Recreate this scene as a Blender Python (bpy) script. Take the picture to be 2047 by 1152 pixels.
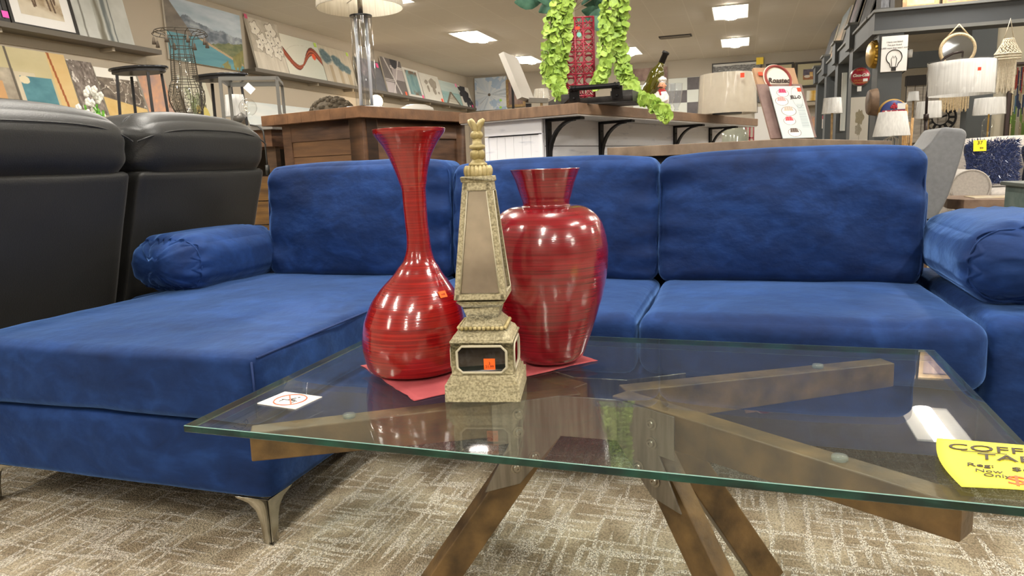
import bpy, bmesh, math, random
import numpy as np
from mathutils import Vector, Matrix, noise as mn
random.seed(7)
for o in list(bpy.data.objects): bpy.data.objects.remove(o)
SC = bpy.context.scene; COL = SC.collection
R = math.radians
# ---------------------------------------------------------------- camera
FPX = 1420.0; PITCH = R(9.8); ROLL = R(-2.1); AZ = R(18); EYE = .87
cp, sp, cz, sz, cr, sr = math.cos(PITCH), math.sin(PITCH), math.cos(AZ), math.sin(AZ), math.cos(ROLL), math.sin(ROLL)
def _w(x, y, z): return Vector((x*cz-y*sz, x*sz+y*cz, z))
cF, cU, cR = _w(0, cp, -sp), _w(0, sp, cp), _w(1, 0, 0)
iR, iU = cR*cr+cU*sr, cU*cr-cR*sr
cam = bpy.data.cameras.new('camera'); camo = bpy.data.objects.new('camera', cam); COL.objects.link(camo)
M = Matrix.Identity(4)
for i in range(3): M[i][0] = iR[i]; M[i][1] = iU[i]; M[i][2] = -cF[i]
camo.matrix_world = Matrix.Translation((0, 0, EYE)) @ M
cam.sensor_width = 36; cam.lens = FPX/2047*36; cam.clip_start = .05; cam.clip_end = 100
SC.camera = camo
# ---------------------------------------------------------------- light of the place
SC.view_settings.view_transform = 'Standard'; SC.view_settings.look = 'None'
SC.view_settings.gamma = 1; SC.view_settings.exposure = 1.15
W = bpy.data.worlds.new('world'); SC.world = W; W.use_nodes = True
W.node_tree.nodes['Background'].inputs[0].default_value = (1, .96, .9, 1)
W.node_tree.nodes['Background'].inputs[1].default_value = .3
LAMP_PAN = .9; LAMP_LENS = 45.0
# room size (m)
XL, XR, YB, YF, ZC = -7.5, 9.0, -7.0, 19.6, 3.4

# ---------------------------------------------------------------- surveying: photo point -> point in the room
def ray(u, v):
    return iR*((u-1023.5)/FPX)+iU*(-(v-576)/FPX)+cF
def P(u, v, x=None, y=None, z=None):
    d = ray(u, v)
    t = (z-EYE)/d.z if z is not None else (x/d.x if x is not None else y/d.y)
    return Vector((0, 0, EYE))+d*t
def ZV(u, v, q):
    d = ray(u, v); t = (d.x*q[0]+d.y*q[1])/(d.x*d.x+d.y*d.y); return EYE+d.z*t
def depth(p): return (Vector(p)-Vector((0, 0, EYE))).dot(cF)
# ---------------------------------------------------------------- materials
def lin(c):
    if isinstance(c, str): c = tuple(int(c[i:i+2], 16)/255 for i in (0, 2, 4))
    return tuple(((x/12.92) if x <= .04045 else ((x+.055)/1.055)**2.4) for x in c[:3])
MATS = {}
def new_mat(name):
    m = bpy.data.materials.new(name); m.use_nodes = True
    nt = m.node_tree; b = nt.nodes['Principled BSDF']
    return m, nt, b
def mat(name, c, rough=.6, metal=0, c2=None, scale=8, stretch=(1, 1, 1), bump=0, bscale=60, emit=0, sheen=0, coat=0, spec=None, detail=4, contrast=(.35, .65)):
    if name in MATS: return MATS[name]
    m, nt, b = new_mat(name); N = nt.nodes; L = nt.links
    c = lin(c); b.inputs['Base Color'].default_value = (*c, 1)
    b.inputs['Roughness'].default_value = rough; b.inputs['Metallic'].default_value = metal
    if sheen: b.inputs['Sheen Weight'].default_value = sheen; b.inputs['Sheen Roughness'].default_value = .4
    if coat: b.inputs['Coat Weight'].default_value = coat; b.inputs['Coat Roughness'].default_value = .04
    if spec is not None: b.inputs['Specular IOR Level'].default_value = spec
    if emit: b.inputs['Emission Color'].default_value = (*c, 1); b.inputs['Emission Strength'].default_value = emit
    if c2 or bump:
        tc = N.new('ShaderNodeTexCoord'); mp = N.new('ShaderNodeMapping'); mp.inputs['Scale'].default_value = stretch
        L.new(tc.outputs['Object'], mp.inputs[0])
    if c2:
        nz = N.new('ShaderNodeTexNoise'); nz.inputs['Scale'].default_value = scale; nz.inputs['Detail'].default_value = detail
        cr_ = N.new('ShaderNodeValToRGB'); cr_.color_ramp.elements[0].position = contrast[0]; cr_.color_ramp.elements[1].position = contrast[1]
        cr_.color_ramp.elements[0].color = (*c, 1); cr_.color_ramp.elements[1].color = (*lin(c2), 1)
        L.new(mp.outputs[0], nz.inputs[0]); L.new(nz.outputs[0], cr_.inputs[0]); L.new(cr_.outputs[0], b.inputs['Base Color'])
    if bump:
        n2 = N.new('ShaderNodeTexNoise'); n2.inputs['Scale'].default_value = bscale; n2.inputs['Detail'].default_value = 3
        bp = N.new('ShaderNodeBump'); bp.inputs['Strength'].default_value = bump; bp.inputs['Distance'].default_value = .01
        L.new(mp.outputs[0], n2.inputs[0]); L.new(n2.outputs[0], bp.inputs['Height']); L.new(bp.outputs[0], b.inputs['Normal'])
    MATS[name] = m; return m
def attr_mat(name, rough=.75):
    if name in MATS: return MATS[name]
    m, nt, b = new_mat(name); a = nt.nodes.new('ShaderNodeAttribute'); a.attribute_name = 'paint'
    nt.links.new(a.outputs['Color'], b.inputs['Base Color']); b.inputs['Roughness'].default_value = rough
    MATS[name] = m; return m
def glass_mat(name, tint=(.94, .97, .96), ior=1.5, rough=0, haze=0):
    """clear thin-walled glass: fresnel mix of a mirror reflection over a tinted see-through"""
    if name in MATS: return MATS[name]
    m, nt, b = new_mat(name); N = nt.nodes; L = nt.links; out = N['Material Output']; N.remove(b)
    lw = N.new('ShaderNodeLayerWeight'); lw.inputs['Blend'].default_value = .5
    pw = N.new('ShaderNodeMath'); pw.operation = 'POWER'; L.new(lw.outputs['Facing'], pw.inputs[0]); pw.inputs[1].default_value = 5
    f0 = ((ior-1)/(ior+1))**2; fr = N.new('ShaderNodeMath'); fr.operation = 'MULTIPLY_ADD'; L.new(pw.outputs[0], fr.inputs[0]); fr.inputs[1].default_value = 1-f0; fr.inputs[2].default_value = f0
    t = N.new('ShaderNodeBsdfTransparent'); t.inputs[0].default_value = (*tint, 1)
    g = N.new('ShaderNodeBsdfGlossy'); g.inputs['Roughness'].default_value = rough
    mx = N.new('ShaderNodeMixShader'); L.new(fr.outputs[0], mx.inputs[0]); L.new(t.outputs[0], mx.inputs[1]); L.new(g.outputs[0], mx.inputs[2])
    last = mx
    if haze:
        d = N.new('ShaderNodeBsdfDiffuse'); d.inputs[0].default_value = (.8, .8, .8, 1)
        m2 = N.new('ShaderNodeMixShader'); m2.inputs[0].default_value = haze
        L.new(mx.outputs[0], m2.inputs[1]); L.new(d.outputs[0], m2.inputs[2]); last = m2
    L.new(last.outputs[0], out.inputs[0]); MATS[name] = m; return m
# ---------------------------------------------------------------- mesh building
class MB:
    def __init__(s): s.v = []; s.f = []; s.m = []
    def add(s, vs, fs, mi=0):
        o = len(s.v); s.v += [tuple(v) for v in vs]; s.f += [tuple(i+o for i in f) for f in fs]; s.m += [mi]*len(fs); return s
    def box(s, x0, x1, y0, y1, z0, z1, mx=None, mi=0):
        vs = [Vector((x, y, z)) for z in (z0, z1) for y in (y0, y1) for x in (x0, x1)]
        if mx is not None: vs = [mx @ v for v in vs]
        return s.add(vs, [(0, 2, 3, 1), (4, 5, 7, 6), (0, 1, 5, 4), (2, 6, 7, 3), (0, 4, 6, 2), (1, 3, 7, 5)], mi)
    def prism(s, poly, z0, z1, mx=None, mi=0, top=None):
        n = len(poly); top = top or poly
        vs = [Vector((*p, z0)) for p in poly]+[Vector((*p, z1)) for p in top]
        if mx is not None: vs = [mx @ v for v in vs]
        return s.add(vs, [tuple(range(n-1, -1, -1)), tuple(range(n, 2*n))]+[(i, (i+1) % n, n+(i+1) % n, n+i) for i in range(n)], mi)
    def bar(s, a, b, w, h, up=(0, 0, 1), w2=None, h2=None, mi=0):
        a, b = Vector(a), Vector(b); d = (b-a).normalized(); up = Vector(up)
        sd = d.cross(up); sd = sd.normalized() if sd.length > 1e-6 else Vector((1, 0, 0)); u = sd.cross(d)
        w2 = w2 or w; h2 = h2 or h; vs = []
        for p, ww, hh in ((a, w, h), (b, w2, h2)):
            for i, j in ((-1, -1), (1, -1), (1, 1), (-1, 1)): vs.append(p+sd*ww/2*i+u*hh/2*j)
        return s.add(vs, [(0, 1, 2, 3), (7, 6, 5, 4), (0, 4, 5, 1), (1, 5, 6, 2), (2, 6, 7, 3), (3, 7, 4, 0)], mi)
    def tube(s, pts, r, seg=8, closed=False, mi=0, r2=None):
        pts = [Vector(p) for p in pts]; n = len(pts); vs = []; pu = None
        for i, p in enumerate(pts):
            a = pts[(i-1) % n] if (i > 0 or closed) else pts[i]; b = pts[(i+1) % n] if (i < n-1 or closed) else pts[i]
            d = (b-a).normalized() if (b-a).length > 1e-9 else Vector((0, 0, 1))
            if pu is None: pu = Vector((0, 0, 1)) if abs(d.z) < .9 else Vector((1, 0, 0))
            sd = d.cross(pu).normalized(); u = sd.cross(d); pu = u
            rr = r[i] if isinstance(r, (list, tuple)) else (r if r2 is None else r+(r2-r)*i/(n-1))
            for k in range(seg):
                t = 2*math.pi*k/seg; vs.append(p+(sd*math.cos(t)+u*math.sin(t))*rr)
        fs = []
        for i in range(n if closed else n-1):
            for k in range(seg):
                a = i*seg+k; b = i*seg+(k+1) % seg; j = ((i+1) % n)*seg
                fs.append((a, b, j+(k+1) % seg, j+k))
        if not closed: fs += [tuple(range(seg-1, -1, -1)), tuple(range((n-1)*seg, n*seg))]
        return s.add(vs, fs, mi)
    def lathe(s, prof, c=(0, 0, 0), seg=32, mi=0, cap=True, sx=1, sy=1):
        """prof: list of (r, z) or (r, z, dx, dy)"""
        vs = []; n = len(prof); c = Vector(c)
        for p in prof:
            dx, dy = (p[2], p[3]) if len(p) > 2 else (0, 0)
            for k in range(seg):
                t = 2*math.pi*k/seg; vs.append(c+Vector((dx+p[0]*math.cos(t)*sx, dy+p[0]*math.sin(t)*sy, p[1])))
        fs = [(i*seg+k, i*seg+(k+1) % seg, (i+1)*seg+(k+1) % seg, (i+1)*seg+k) for i in range(n-1) for k in range(seg)]
        if cap: fs += [tuple(range(seg-1, -1, -1)), tuple(range((n-1)*seg, n*seg))]
        return s.add(vs, fs, mi)
    def ball(s, c, r, seg=12, ring=8, sc=(1, 1, 1), mi=0, mx=None):
        c = Vector(c); vs = []
        for i in range(ring+1):
            a = math.pi*i/ring
            for k in range(seg):
                t = 2*math.pi*k/seg
                v = Vector((math.sin(a)*math.cos(t)*r*sc[0], math.sin(a)*math.sin(t)*r*sc[1], -math.cos(a)*r*sc[2]))
                if mx is not None: v = mx @ v
                vs.append(c+v)
        fs = [(i*seg+k, i*seg+(k+1) % seg, (i+1)*seg+(k+1) % seg, (i+1)*seg+k) for i in range(ring) for k in range(seg)]
        return s.add(vs, fs, mi)
    def quads(s, rows, mi=0):
        """rows: list of equally long point rows"""
        n = len(rows[0]); vs = [p for r_ in rows for p in r_]
        return s.add(vs, [(i*n+j, i*n+j+1, (i+1)*n+j+1, (i+1)*n+j) for i in range(len(rows)-1) for j in range(n-1)], mi)
    def build(s, name, ms, parent=None, smooth=False, bevel=0, sub=0, loc=None, rz=0, auto=None, seg=2):
        me = bpy.data.meshes.new(name); me.from_pydata(s.v, [], s.f); me.validate()
        if not isinstance(ms, (list, tuple)): ms = [ms]
        for m in ms: me.materials.append(m)
        if len(me.polygons) == len(s.m): me.polygons.foreach_set('material_index', s.m)
        bm = bmesh.new(); bm.from_mesh(me); bmesh.ops.remove_doubles(bm, verts=bm.verts, dist=1e-6); bmesh.ops.recalc_face_normals(bm, faces=bm.faces); bm.to_mesh(me); bm.free()
        if smooth: me.polygons.foreach_set('use_smooth', [True]*len(me.polygons))
        o = bpy.data.objects.new(name, me); COL.objects.link(o)
        if parent: o.parent = parent
        if loc is not None: o.location = loc
        if rz: o.rotation_euler.z = rz
        if bevel:
            md = o.modifiers.new('bevel', 'BEVEL'); md.width = bevel; md.segments = seg; md.limit_method = 'ANGLE'; md.angle_limit = R(40)
            if not smooth: me.polygons.foreach_set('use_smooth', [True]*len(me.polygons)); wn = o.modifiers.new('wn', 'WEIGHTED_NORMAL'); wn.keep_sharp = True
        if sub: md = o.modifiers.new('sub', 'SUBSURF'); md.levels = sub; md.render_levels = sub
        if auto: me.set_sharp_from_angle(angle=R(auto))
        return o
def tag(o, label, cat=None, group=None, kind=None):
    if label: o['label'] = label
    if cat: o['category'] = cat
    if group: o['group'] = group
    if kind: o['kind'] = kind
    return o
def thing(name, label, cat, loc=(0, 0, 0), rz=0, group=None, rx=0):
    o = bpy.data.objects.new(name, None); o.empty_display_size = .1; COL.objects.link(o); o.location = loc; o.rotation_euler = (rx, 0, rz)
    return tag(o, label, cat, group)
def copy_tree(o, parent=None):
    c = o.copy(); COL.objects.link(c); c.parent = parent
    for ch in [k for k in bpy.data.objects if k.parent == o]: copy_tree(ch, c)
    return c
def struct(name, mb, m, **k): return tag(mb.build(name, m, **k), None, kind='structure')
def text(s, size, m, parent, loc=(0, 0, 0), rot=(0, 0, 0), shear=0, ext=.0004, name='lettering', align='CENTER', sx=1, bold=0, space=1):
    cu = bpy.data.curves.new(name, 'FONT'); cu.body = s; cu.size = size; cu.extrude = ext; cu.shear = shear; cu.align_x = align; cu.align_y = 'CENTER'
    cu.resolution_u = 3; cu.offset = bold; cu.space_character = space
    t = bpy.data.objects.new(name, cu); COL.objects.link(t); bpy.context.view_layer.update()
    me = bpy.data.meshes.new_from_object(t.evaluated_get(bpy.context.evaluated_depsgraph_get())); bpy.data.objects.remove(t); bpy.data.curves.remove(cu)
    me.materials.clear(); me.materials.append(m)
    o = bpy.data.objects.new(name, me); COL.objects.link(o); o.parent = parent; o.location = loc; o.rotation_euler = rot; o.scale = (sx, 1, 1); return o
def cushion(x0, x1, y0, y1, z0, z1, r=.05, puff=(.01, .01, .02), n=28, wr=.004, seed=0, wdir=None, fn=None):
    """a soft rounded block, crowned on its faces, with shallow creases"""
    mb = MB(); c = Vector(((x0+x1)/2, (y0+y1)/2, (z0+z1)/2)); h = Vector(((x1-x0)/2, (y1-y0)/2, (z1-z0)/2))
    r = min(r, min(h)*.999); keys = {}; vs = []; fs = []
    def pt(q):
        k = (round(q[0], 5), round(q[1], 5), round(q[2], 5))
        if k in keys: return keys[k]
        p = Vector((q[0]*h.x, q[1]*h.y, q[2]*h.z))
        inn = Vector([max(-(h[i]-r), min(h[i]-r, p[i])) for i in range(3)])
        d = p-inn; nrm = d.normalized() if d.length > 1e-9 else Vector((0, 0, 1))
        if d.length > 1e-9: p = inn+nrm*r
        a = [q[i]*q[i] for i in range(3)]
        p.x += math.copysign(1, q[0])*puff[0]*(1-a[1])*(1-a[2])*abs(q[0])**3
        p.y += math.copysign(1, q[1])*puff[1]*(1-a[0])*(1-a[2])*abs(q[1])**3
        p.z += math.copysign(1, q[2])*puff[2]*(1-a[0])*(1-a[1])*abs(q[2])**3
        w = c+p; sd = Vector((seed*3.1, seed*1.7, 0))
        s_ = Vector(wdir) if wdir else Vector((3, 3, 3))
        nv = mn.noise(Vector((w.x*s_.x, w.y*s_.y, w.z*s_.z))+sd)+.5*mn.noise(Vector((w.x*s_.x, w.y*s_.y, w.z*s_.z))*2.7+sd)
        w = w+nrm*wr*nv
        if fn: w = fn(w, q, nrm)
        keys[k] = len(vs); vs.append(w); return keys[k]
    # denser sampling near the edges
    def g(i): t = -1+2*i/n; return math.copysign(abs(t)**.75, t)
    for ax in range(3):
        b, c_ = (ax+1) % 3, (ax+2) % 3
        for sg in (-1, 1):
            for i in range(n):
                for j in range(n):
                    ids = []
                    for di, dj in ((0, 0), (1, 0), (1, 1), (0, 1)):
                        q = [0, 0, 0]; q[ax] = sg; q[b] = g(i+di); q[c_] = g(j+dj); ids.append(pt(q))
                    if sg < 0: ids.reverse()
                    fs.append(tuple(ids))
    mb.add(vs, fs); return mb
def pipe_loop(x0, x1, z0, z1, y, r, pr=.004, k=6, bow=0):
    """rounded rectangle seam in a plane y"""
    pts = []
    for cx, cz_, a0 in ((x1-r, z1-r, 0), (x0+r, z1-r, 90), (x0+r, z0+r, 180), (x1-r, z0+r, 270)):
        for i in range(k+1):
            t = R(a0+90*i/k); pts.append((cx+r*math.cos(t), y, cz_+r*math.sin(t)))
    return MB().tube(pts, pr, 6, closed=True)
# ================================================================ THE ROOM
wallm = mat('wall_paint', 'b3a795', .85)
def ceiling_mat():
    m, nt, b = new_mat('ceiling_tiles'); N = nt.nodes; L = nt.links
    tc = N.new('ShaderNodeTexCoord'); mp = N.new('ShaderNodeMapping'); mp.inputs['Location'].default_value = (.19, .35, 0)
    br = N.new('ShaderNodeTexBrick'); br.offset = 0; br.inputs['Scale'].default_value = 1; br.inputs['Brick Width'].default_value = 1.22; br.inputs['Row Height'].default_value = .61
    br.inputs['Mortar Size'].default_value = .008; br.inputs['Color1'].default_value = (*lin('d3cdc4'), 1); br.inputs['Color2'].default_value = (*lin('d0c9c0'), 1); br.inputs['Mortar'].default_value = (*lin('dad4cb'), 1)
    mp.inputs['Rotation'].default_value = (0, 0, R(90))
    L.new(tc.outputs['Object'], mp.inputs[0]); L.new(mp.outputs[0], br.inputs[0]); L.new(br.outputs[0], b.inputs['Base Color']); b.inputs['Roughness'].default_value = .9
    return m
def carpet_mat():
    m, nt, b = new_mat('loop_carpet'); N = nt.nodes; L = nt.links
    tc = N.new('ShaderNodeTexCoord')
    def noise(scale, st, det=2, off=0):
        mp = N.new('ShaderNodeMapping'); mp.inputs['Scale'].default_value = st; mp.inputs['Location'].default_value = (off, off*.7, 0)
        n = N.new('ShaderNodeTexNoise'); n.inputs['Scale'].default_value = scale; n.inputs['Detail'].default_value = det
        L.new(tc.outputs['Object'], mp.inputs[0]); L.new(mp.outputs[0], n.inputs[0]); return n.outputs[0]
    def math_(op, a, b_=None, c_=None):
        n = N.new('ShaderNodeMath'); n.operation = op
        for i, x in enumerate((a, b_, c_)):
            if x is None: continue
            if isinstance(x, (int, float)): n.inputs[i].default_value = x
            else: L.new(x, n.inputs[i])
        return n.outputs[0]
    def thr(x, lo, hi):
        n = N.new('ShaderNodeMapRange'); n.inputs['From Min'].default_value = lo; n.inputs['From Max'].default_value = hi; L.new(x, n.inputs['Value']); return n.outputs[0]
    lx = thr(noise(1, (6, 50, 1), 1), .54, .60)           # yarn rows running across
    ly = thr(noise(1, (55, 5.5, 1), 1, 5.3), .535, .59)     # yarn rows running along
    patch = noise(1, (12, 9, 1), 0, 2.2)
    lines = math_('MAXIMUM', lx, ly)
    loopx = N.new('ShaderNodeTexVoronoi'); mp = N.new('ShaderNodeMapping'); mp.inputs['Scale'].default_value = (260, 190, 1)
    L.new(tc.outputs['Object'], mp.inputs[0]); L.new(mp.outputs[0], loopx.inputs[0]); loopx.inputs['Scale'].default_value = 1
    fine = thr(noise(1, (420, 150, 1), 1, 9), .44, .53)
    fac = math_('MULTIPLY', lines, fine)
    br = N.new('ShaderNodeValToRGB'); br.color_ramp.interpolation = 'LINEAR'
    br.color_ramp.elements[0].position = .38; br.color_ramp.elements[0].color = (*lin('a39379'), 1)
    br.color_ramp.elements[1].position = .62; br.color_ramp.elements[1].color = (*lin('c2b499'), 1)
    L.new(patch, br.inputs[0])
    mx = N.new('ShaderNodeMixRGB'); L.new(fac, mx.inputs[0]); L.new(br.outputs[0], mx.inputs[1]); mx.inputs[2].default_value = (*lin('fbf3e2'), 1)
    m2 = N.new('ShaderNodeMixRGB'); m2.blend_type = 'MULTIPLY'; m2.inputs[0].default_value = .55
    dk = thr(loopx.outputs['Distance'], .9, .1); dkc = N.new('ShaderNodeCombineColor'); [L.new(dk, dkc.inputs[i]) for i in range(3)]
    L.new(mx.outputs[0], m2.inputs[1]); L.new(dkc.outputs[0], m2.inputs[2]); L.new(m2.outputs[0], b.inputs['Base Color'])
    b.inputs['Roughness'].default_value = .95; b.inputs['Specular IOR Level'].default_value = .1
    bp = N.new('ShaderNodeBump'); bp.inputs['Strength'].default_value = .8; bp.inputs['Distance'].default_value = .004
    L.new(math_('ADD', dk, fac), bp.inputs['Height']); L.new(bp.outputs[0], b.inputs['Normal'])
    return m
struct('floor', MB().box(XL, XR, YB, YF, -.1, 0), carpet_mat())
struct('ceiling', MB().box(XL-.2, XR+.2, YB-.2, YF+.2, ZC, ZC+.1), ceiling_mat())
struct('wall_left', MB().box(XL-.2, XL, YB-.2, YF+.2, -.1, ZC), wallm)
struct('wall_right', MB().box(XR, XR+.2, YB-.2, YF+.2, -.1, ZC), wallm)
struct('wall_back', MB().box(XL, XR, YF, YF+.2, -.1, ZC), mat('far_wall_paint', 'a39a8c', .85))
struct('wall_front', MB().box(XL, XR, YB-.2, YB, -.1, ZC), wallm)
# ceiling lights: white troffer pan with a glowing lens down the middle
panm = mat('troffer_pan', 'fff6e6', .5, emit=LAMP_PAN); lensm = mat('troffer_lens', 'fffaf0', .5, emit=LAMP_LENS); rimm = mat('troffer_rim', 'd8d4cc', .5)
def make_light(x, y, label):
    t = thing('ceiling_light', label, 'ceiling light', (x, y, ZC), group='troffers set in the tiled ceiling')
    MB().box(-.29, .29, -.6, .6, -.012, -.004).build('diffuser', panm, t)
    rim = MB()
    for a in ((-.305, -.29, -.615, .615), (.29, .305, -.615, .615), (-.29, .29, -.615, -.6), (-.29, .29, .6, .615)): rim.box(*a, -.016, 0)
    rim.build('frame', rimm, t)
    ln = MB(); rows = []
    for i in range(9):
        a = math.pi*i/8; rows.append([(-.11*math.cos(a), yy, -.012-.035*math.sin(a)) for yy in (-.56, .56)])
    ln.quads(rows); ln.build('lens', lensm, t, smooth=True)
    return t
# positions: columns 2.43 m apart, rows 3.6 m apart
tr = []
lab = {(-5.05, 17.3): 'far small lit troffer light above the leaning white board', (-2.6, 17.3): 'lit troffer light half hidden at the right side of the garlands', (-5.1, 9.9): 'lit troffer light at the top frame edge beside the pleated lamp shade',
       (-5.1, 6.2): 'troffer light in the ceiling above the horse print ledge', (-2.65, 3.0): 'troffer light in the ceiling over the brown wood cabinet', (-.3, 2.2): 'troffer light in the ceiling straight over the blue sofa',
       (2.3, 5.9): 'troffer light in the ceiling over the beige sofa', (4.7, 2.4): 'troffer light in the ceiling right of the sofa arm', (2.3, 1.4): 'troffer light in the ceiling mirrored near the yellow price sheet', (0, -1.8): 'troffer light in the ceiling over the taupe sofa',
       (4.7, 9.6): 'troffer light behind the grey header, right of the round mirror', (4.7, 13.6): 'troffer light in the ceiling beyond the accent wall', (-5.07, 13.75): 'lit square-looking troffer light in the ceiling above the left wall pictures', (-.23, 13.75): 'large lit troffer light in the ceiling right of the green garlands, nearer of two',
       (-.18, 17.3): 'smaller lit troffer light near the far wall above the drum shade', (2.3, 9.6): 'large lit troffer light seen under the grey header on the right'}
light_xy = [(-5.07, 13.75), (-.23, 13.75), (-.18, 17.3), (-5.05, 17.3), (-2.6, 17.3), (-5.1, 9.9), (2.33, 9.6), (4.7, 9.6), (4.7, 13.6),
            (-5.1, 6.2), (-2.65, 3.0), (-.3, 2.2), (2.3, 5.9), (4.7, 2.4), (7.2, 6.0), (2.3, 1.4), (-5.1, 1.0), (-2.65, -1.0), (0, -1.8), (2.3, -3.4), (-5.1, -4.2), (4.7, -1.6), (-.2, -5.2), (7.3, -2), (7.3, 12)]
for x, y in light_xy:
    u = None
    make_light(x, y, lab.get((x, y), 'lit rectangular troffer light in the tiled ceiling behind or beside the photographer'))
# air vent
q = P(1350, 72, z=ZC); vt = thing('ceiling_vent', 'long dark slotted air vent in the ceiling above the wine bottle', 'air vent', (q.x, q.y, ZC))
vm = mat('vent_dark', '3c3833', .7); MB().box(-.33, .33, -.13, .13, -.02, 0).build('backing', vm, vt)
for i in range(4): MB().box(-.3, .3, -.1+.055*i, -.075+.055*i, -.035, -.02).build('slat', mat('vent_slat', '8a8175', .5), vt)

# ================================================================ BLUE SECTIONAL
def velvet():
    m, nt, b = new_mat('blue_velvet'); N = nt.nodes; L = nt.links
    tc = N.new('ShaderNodeTexCoord'); mp = N.new('ShaderNodeMapping'); mp.inputs['Scale'].default_value = (1, 1, 1.5)
    n1 = N.new('ShaderNodeTexNoise'); n1.inputs['Scale'].default_value = 3.3; n1.inputs['Detail'].default_value = 9; n1.inputs['Distortion'].default_value = .7; n1.inputs['Roughness'].default_value = .62
    cr_ = N.new('ShaderNodeValToRGB'); e = cr_.color_ramp.elements; e[0].position = .32; e[0].color = (*lin('0b1d44'), 1); e[1].position = .72; e[1].color = (*lin('234584'), 1)
    x = cr_.color_ramp.elements.new(.5); x.color = (*lin('122c5c'), 1)
    L.new(tc.outputs['Object'], mp.inputs[0]); L.new(mp.outputs[0], n1.inputs[0]); n3 = N.new('ShaderNodeTexNoise'); n3.inputs['Scale'].default_value = 11; n3.inputs['Detail'].default_value = 6; n3.inputs['Distortion'].default_value = 1.1; L.new(mp.outputs[0], n3.inputs[0])
    mm = N.new('ShaderNodeMix'); mm.inputs[0].default_value = .36; L.new(n1.outputs[0], mm.inputs[2]); L.new(n3.outputs[0], mm.inputs[3]); L.new(mm.outputs[0], cr_.inputs[0]); L.new(cr_.outputs[0], b.inputs['Base Color'])
    b.inputs['Roughness'].default_value = .75; b.inputs['Sheen Weight'].default_value = .9; b.inputs['Sheen Roughness'].default_value = .38; b.inputs['Sheen Tint'].default_value = (*lin('6f9ade'), 1)
    b.inputs['Specular IOR Level'].default_value = .2
    n2 = N.new('ShaderNodeTexNoise'); n2.inputs['Scale'].default_value = 9; n2.inputs['Detail'].default_value = 4
    bp = N.new('ShaderNodeBump'); bp.inputs['Strength'].default_value = .35; bp.inputs['Distance'].default_value = .02
    L.new(mp.outputs[0], n2.inputs[0]); L.new(n2.outputs[0], bp.inputs['Height']); L.new(bp.outputs[0], b.inputs['Normal'])
    return m
vel = velvet(); MATS['vel'] = vel
sofa = thing('sectional_sofa', 'blue velvet sectional sofa with chaise, three loose back cushions and bolster arms', 'sofa', (-.7, 2.0, 0))
SO = Vector((-.7, 2.0, 0))
def sp_(mb, name, m=vel, **k):
    mb.v = [tuple(Vector(v)-SO) for v in mb.v]; return mb.build(name, m, sofa, **k)
sp_(cushion(-1.99, -1.03, 1.30, 2.75, .115, .30, r=.018, puff=(.0, .004, 0), n=20, wr=.003), 'chaise_base', smooth=True)
sp_(cushion(-1.03, .56, 1.90, 2.75, .115, .30, r=.018, puff=(0, .004, 0), n=20, wr=.003), 'seat_base', smooth=True)
c1 = sp_(cushion(-1.995, -1.035, 1.285, 2.50, .302, .47, r=.024, puff=(.004, .006, .014), n=40, wr=.007, seed=2), 'chaise_cushion', smooth=True)
sp_(cushion(-1.03, -.262, 1.84, 2.50, .302, .466, r=.034, puff=(0, .01, .012), n=34, wr=.006, seed=3), 'seat_cushion', smooth=True)
sp_(cushion(-.256, .556, 1.84, 2.50, .302, .468, r=.045, puff=(0, .012, .014), n=38, wr=.007, seed=4), 'seat_cushion', smooth=True)
sp_(cushion(-1.93, .58, 2.60, 2.76, .30, .752, r=.03, puff=(0, 0, 0), n=16, wr=.002), 'back_frame', smooth=True)
sp_(cushion(.562, .90, 1.87, 2.72, .115, .478, r=.035, puff=(.0, .006, .006), n=24, wr=.004), 'arm', smooth=True)
sp_(cushion(-2.10, -1.96, 1.95, 2.70, .30, .452, r=.03, puff=(0, 0, 0), n=14, wr=.002), 'low_arm', smooth=True)
def crease(seed, cx, amp=.022):
    """gathers running in from the side seams of a back cushion"""
    def fn(w, q, nrm):
        e = max(0, abs(q[0])-.62)/.38
        k = mn.noise(Vector((q[0]*1.2+seed, w.z*16, seed)))
        k2 = mn.noise(Vector((w.x*5+w.z*7, w.z*4-w.x*2, seed+4)))
        t = max(0, q[2])
        w = w+Vector((0, -1, 0))*(amp*e*k+.006*k2) if q[1] < 0 else w
        w.y += (w.z-.47)*.10                      # leans back
        w.z += -.012*abs(q[0])**4*t-.0*t
        return w
    return fn
specs = [(-1.815, -1.022, .905, 1, 5), (-1.012, -.268, .888, 2, 6), (-.262, .532, .890, 3, 7)]
for x0, x1, zt, sd, _ in specs:
    cu = sp_(cushion(x0, x1, 2.40, 2.575, .462, zt, r=.038, puff=(.004, .035, .008), n=56, wr=.004, seed=sd, fn=crease(sd, 0)), 'back_cushion', smooth=True)
    pl = pipe_loop(x0+.004, x1-.004, .475, zt-.010, 2.424, .045, .0032)
    pl.v = [(v[0], v[1]+(v[2]-.47)*.10-.004, v[2]-.012*abs((v[0]-(x0+x1)/2)/((x1-x0)/2))**4*(1 if v[2] > .7 else 0)) for v in pl.v]
    pp = sp_(pl, 'piping', smooth=True); pp.parent = cu
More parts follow.
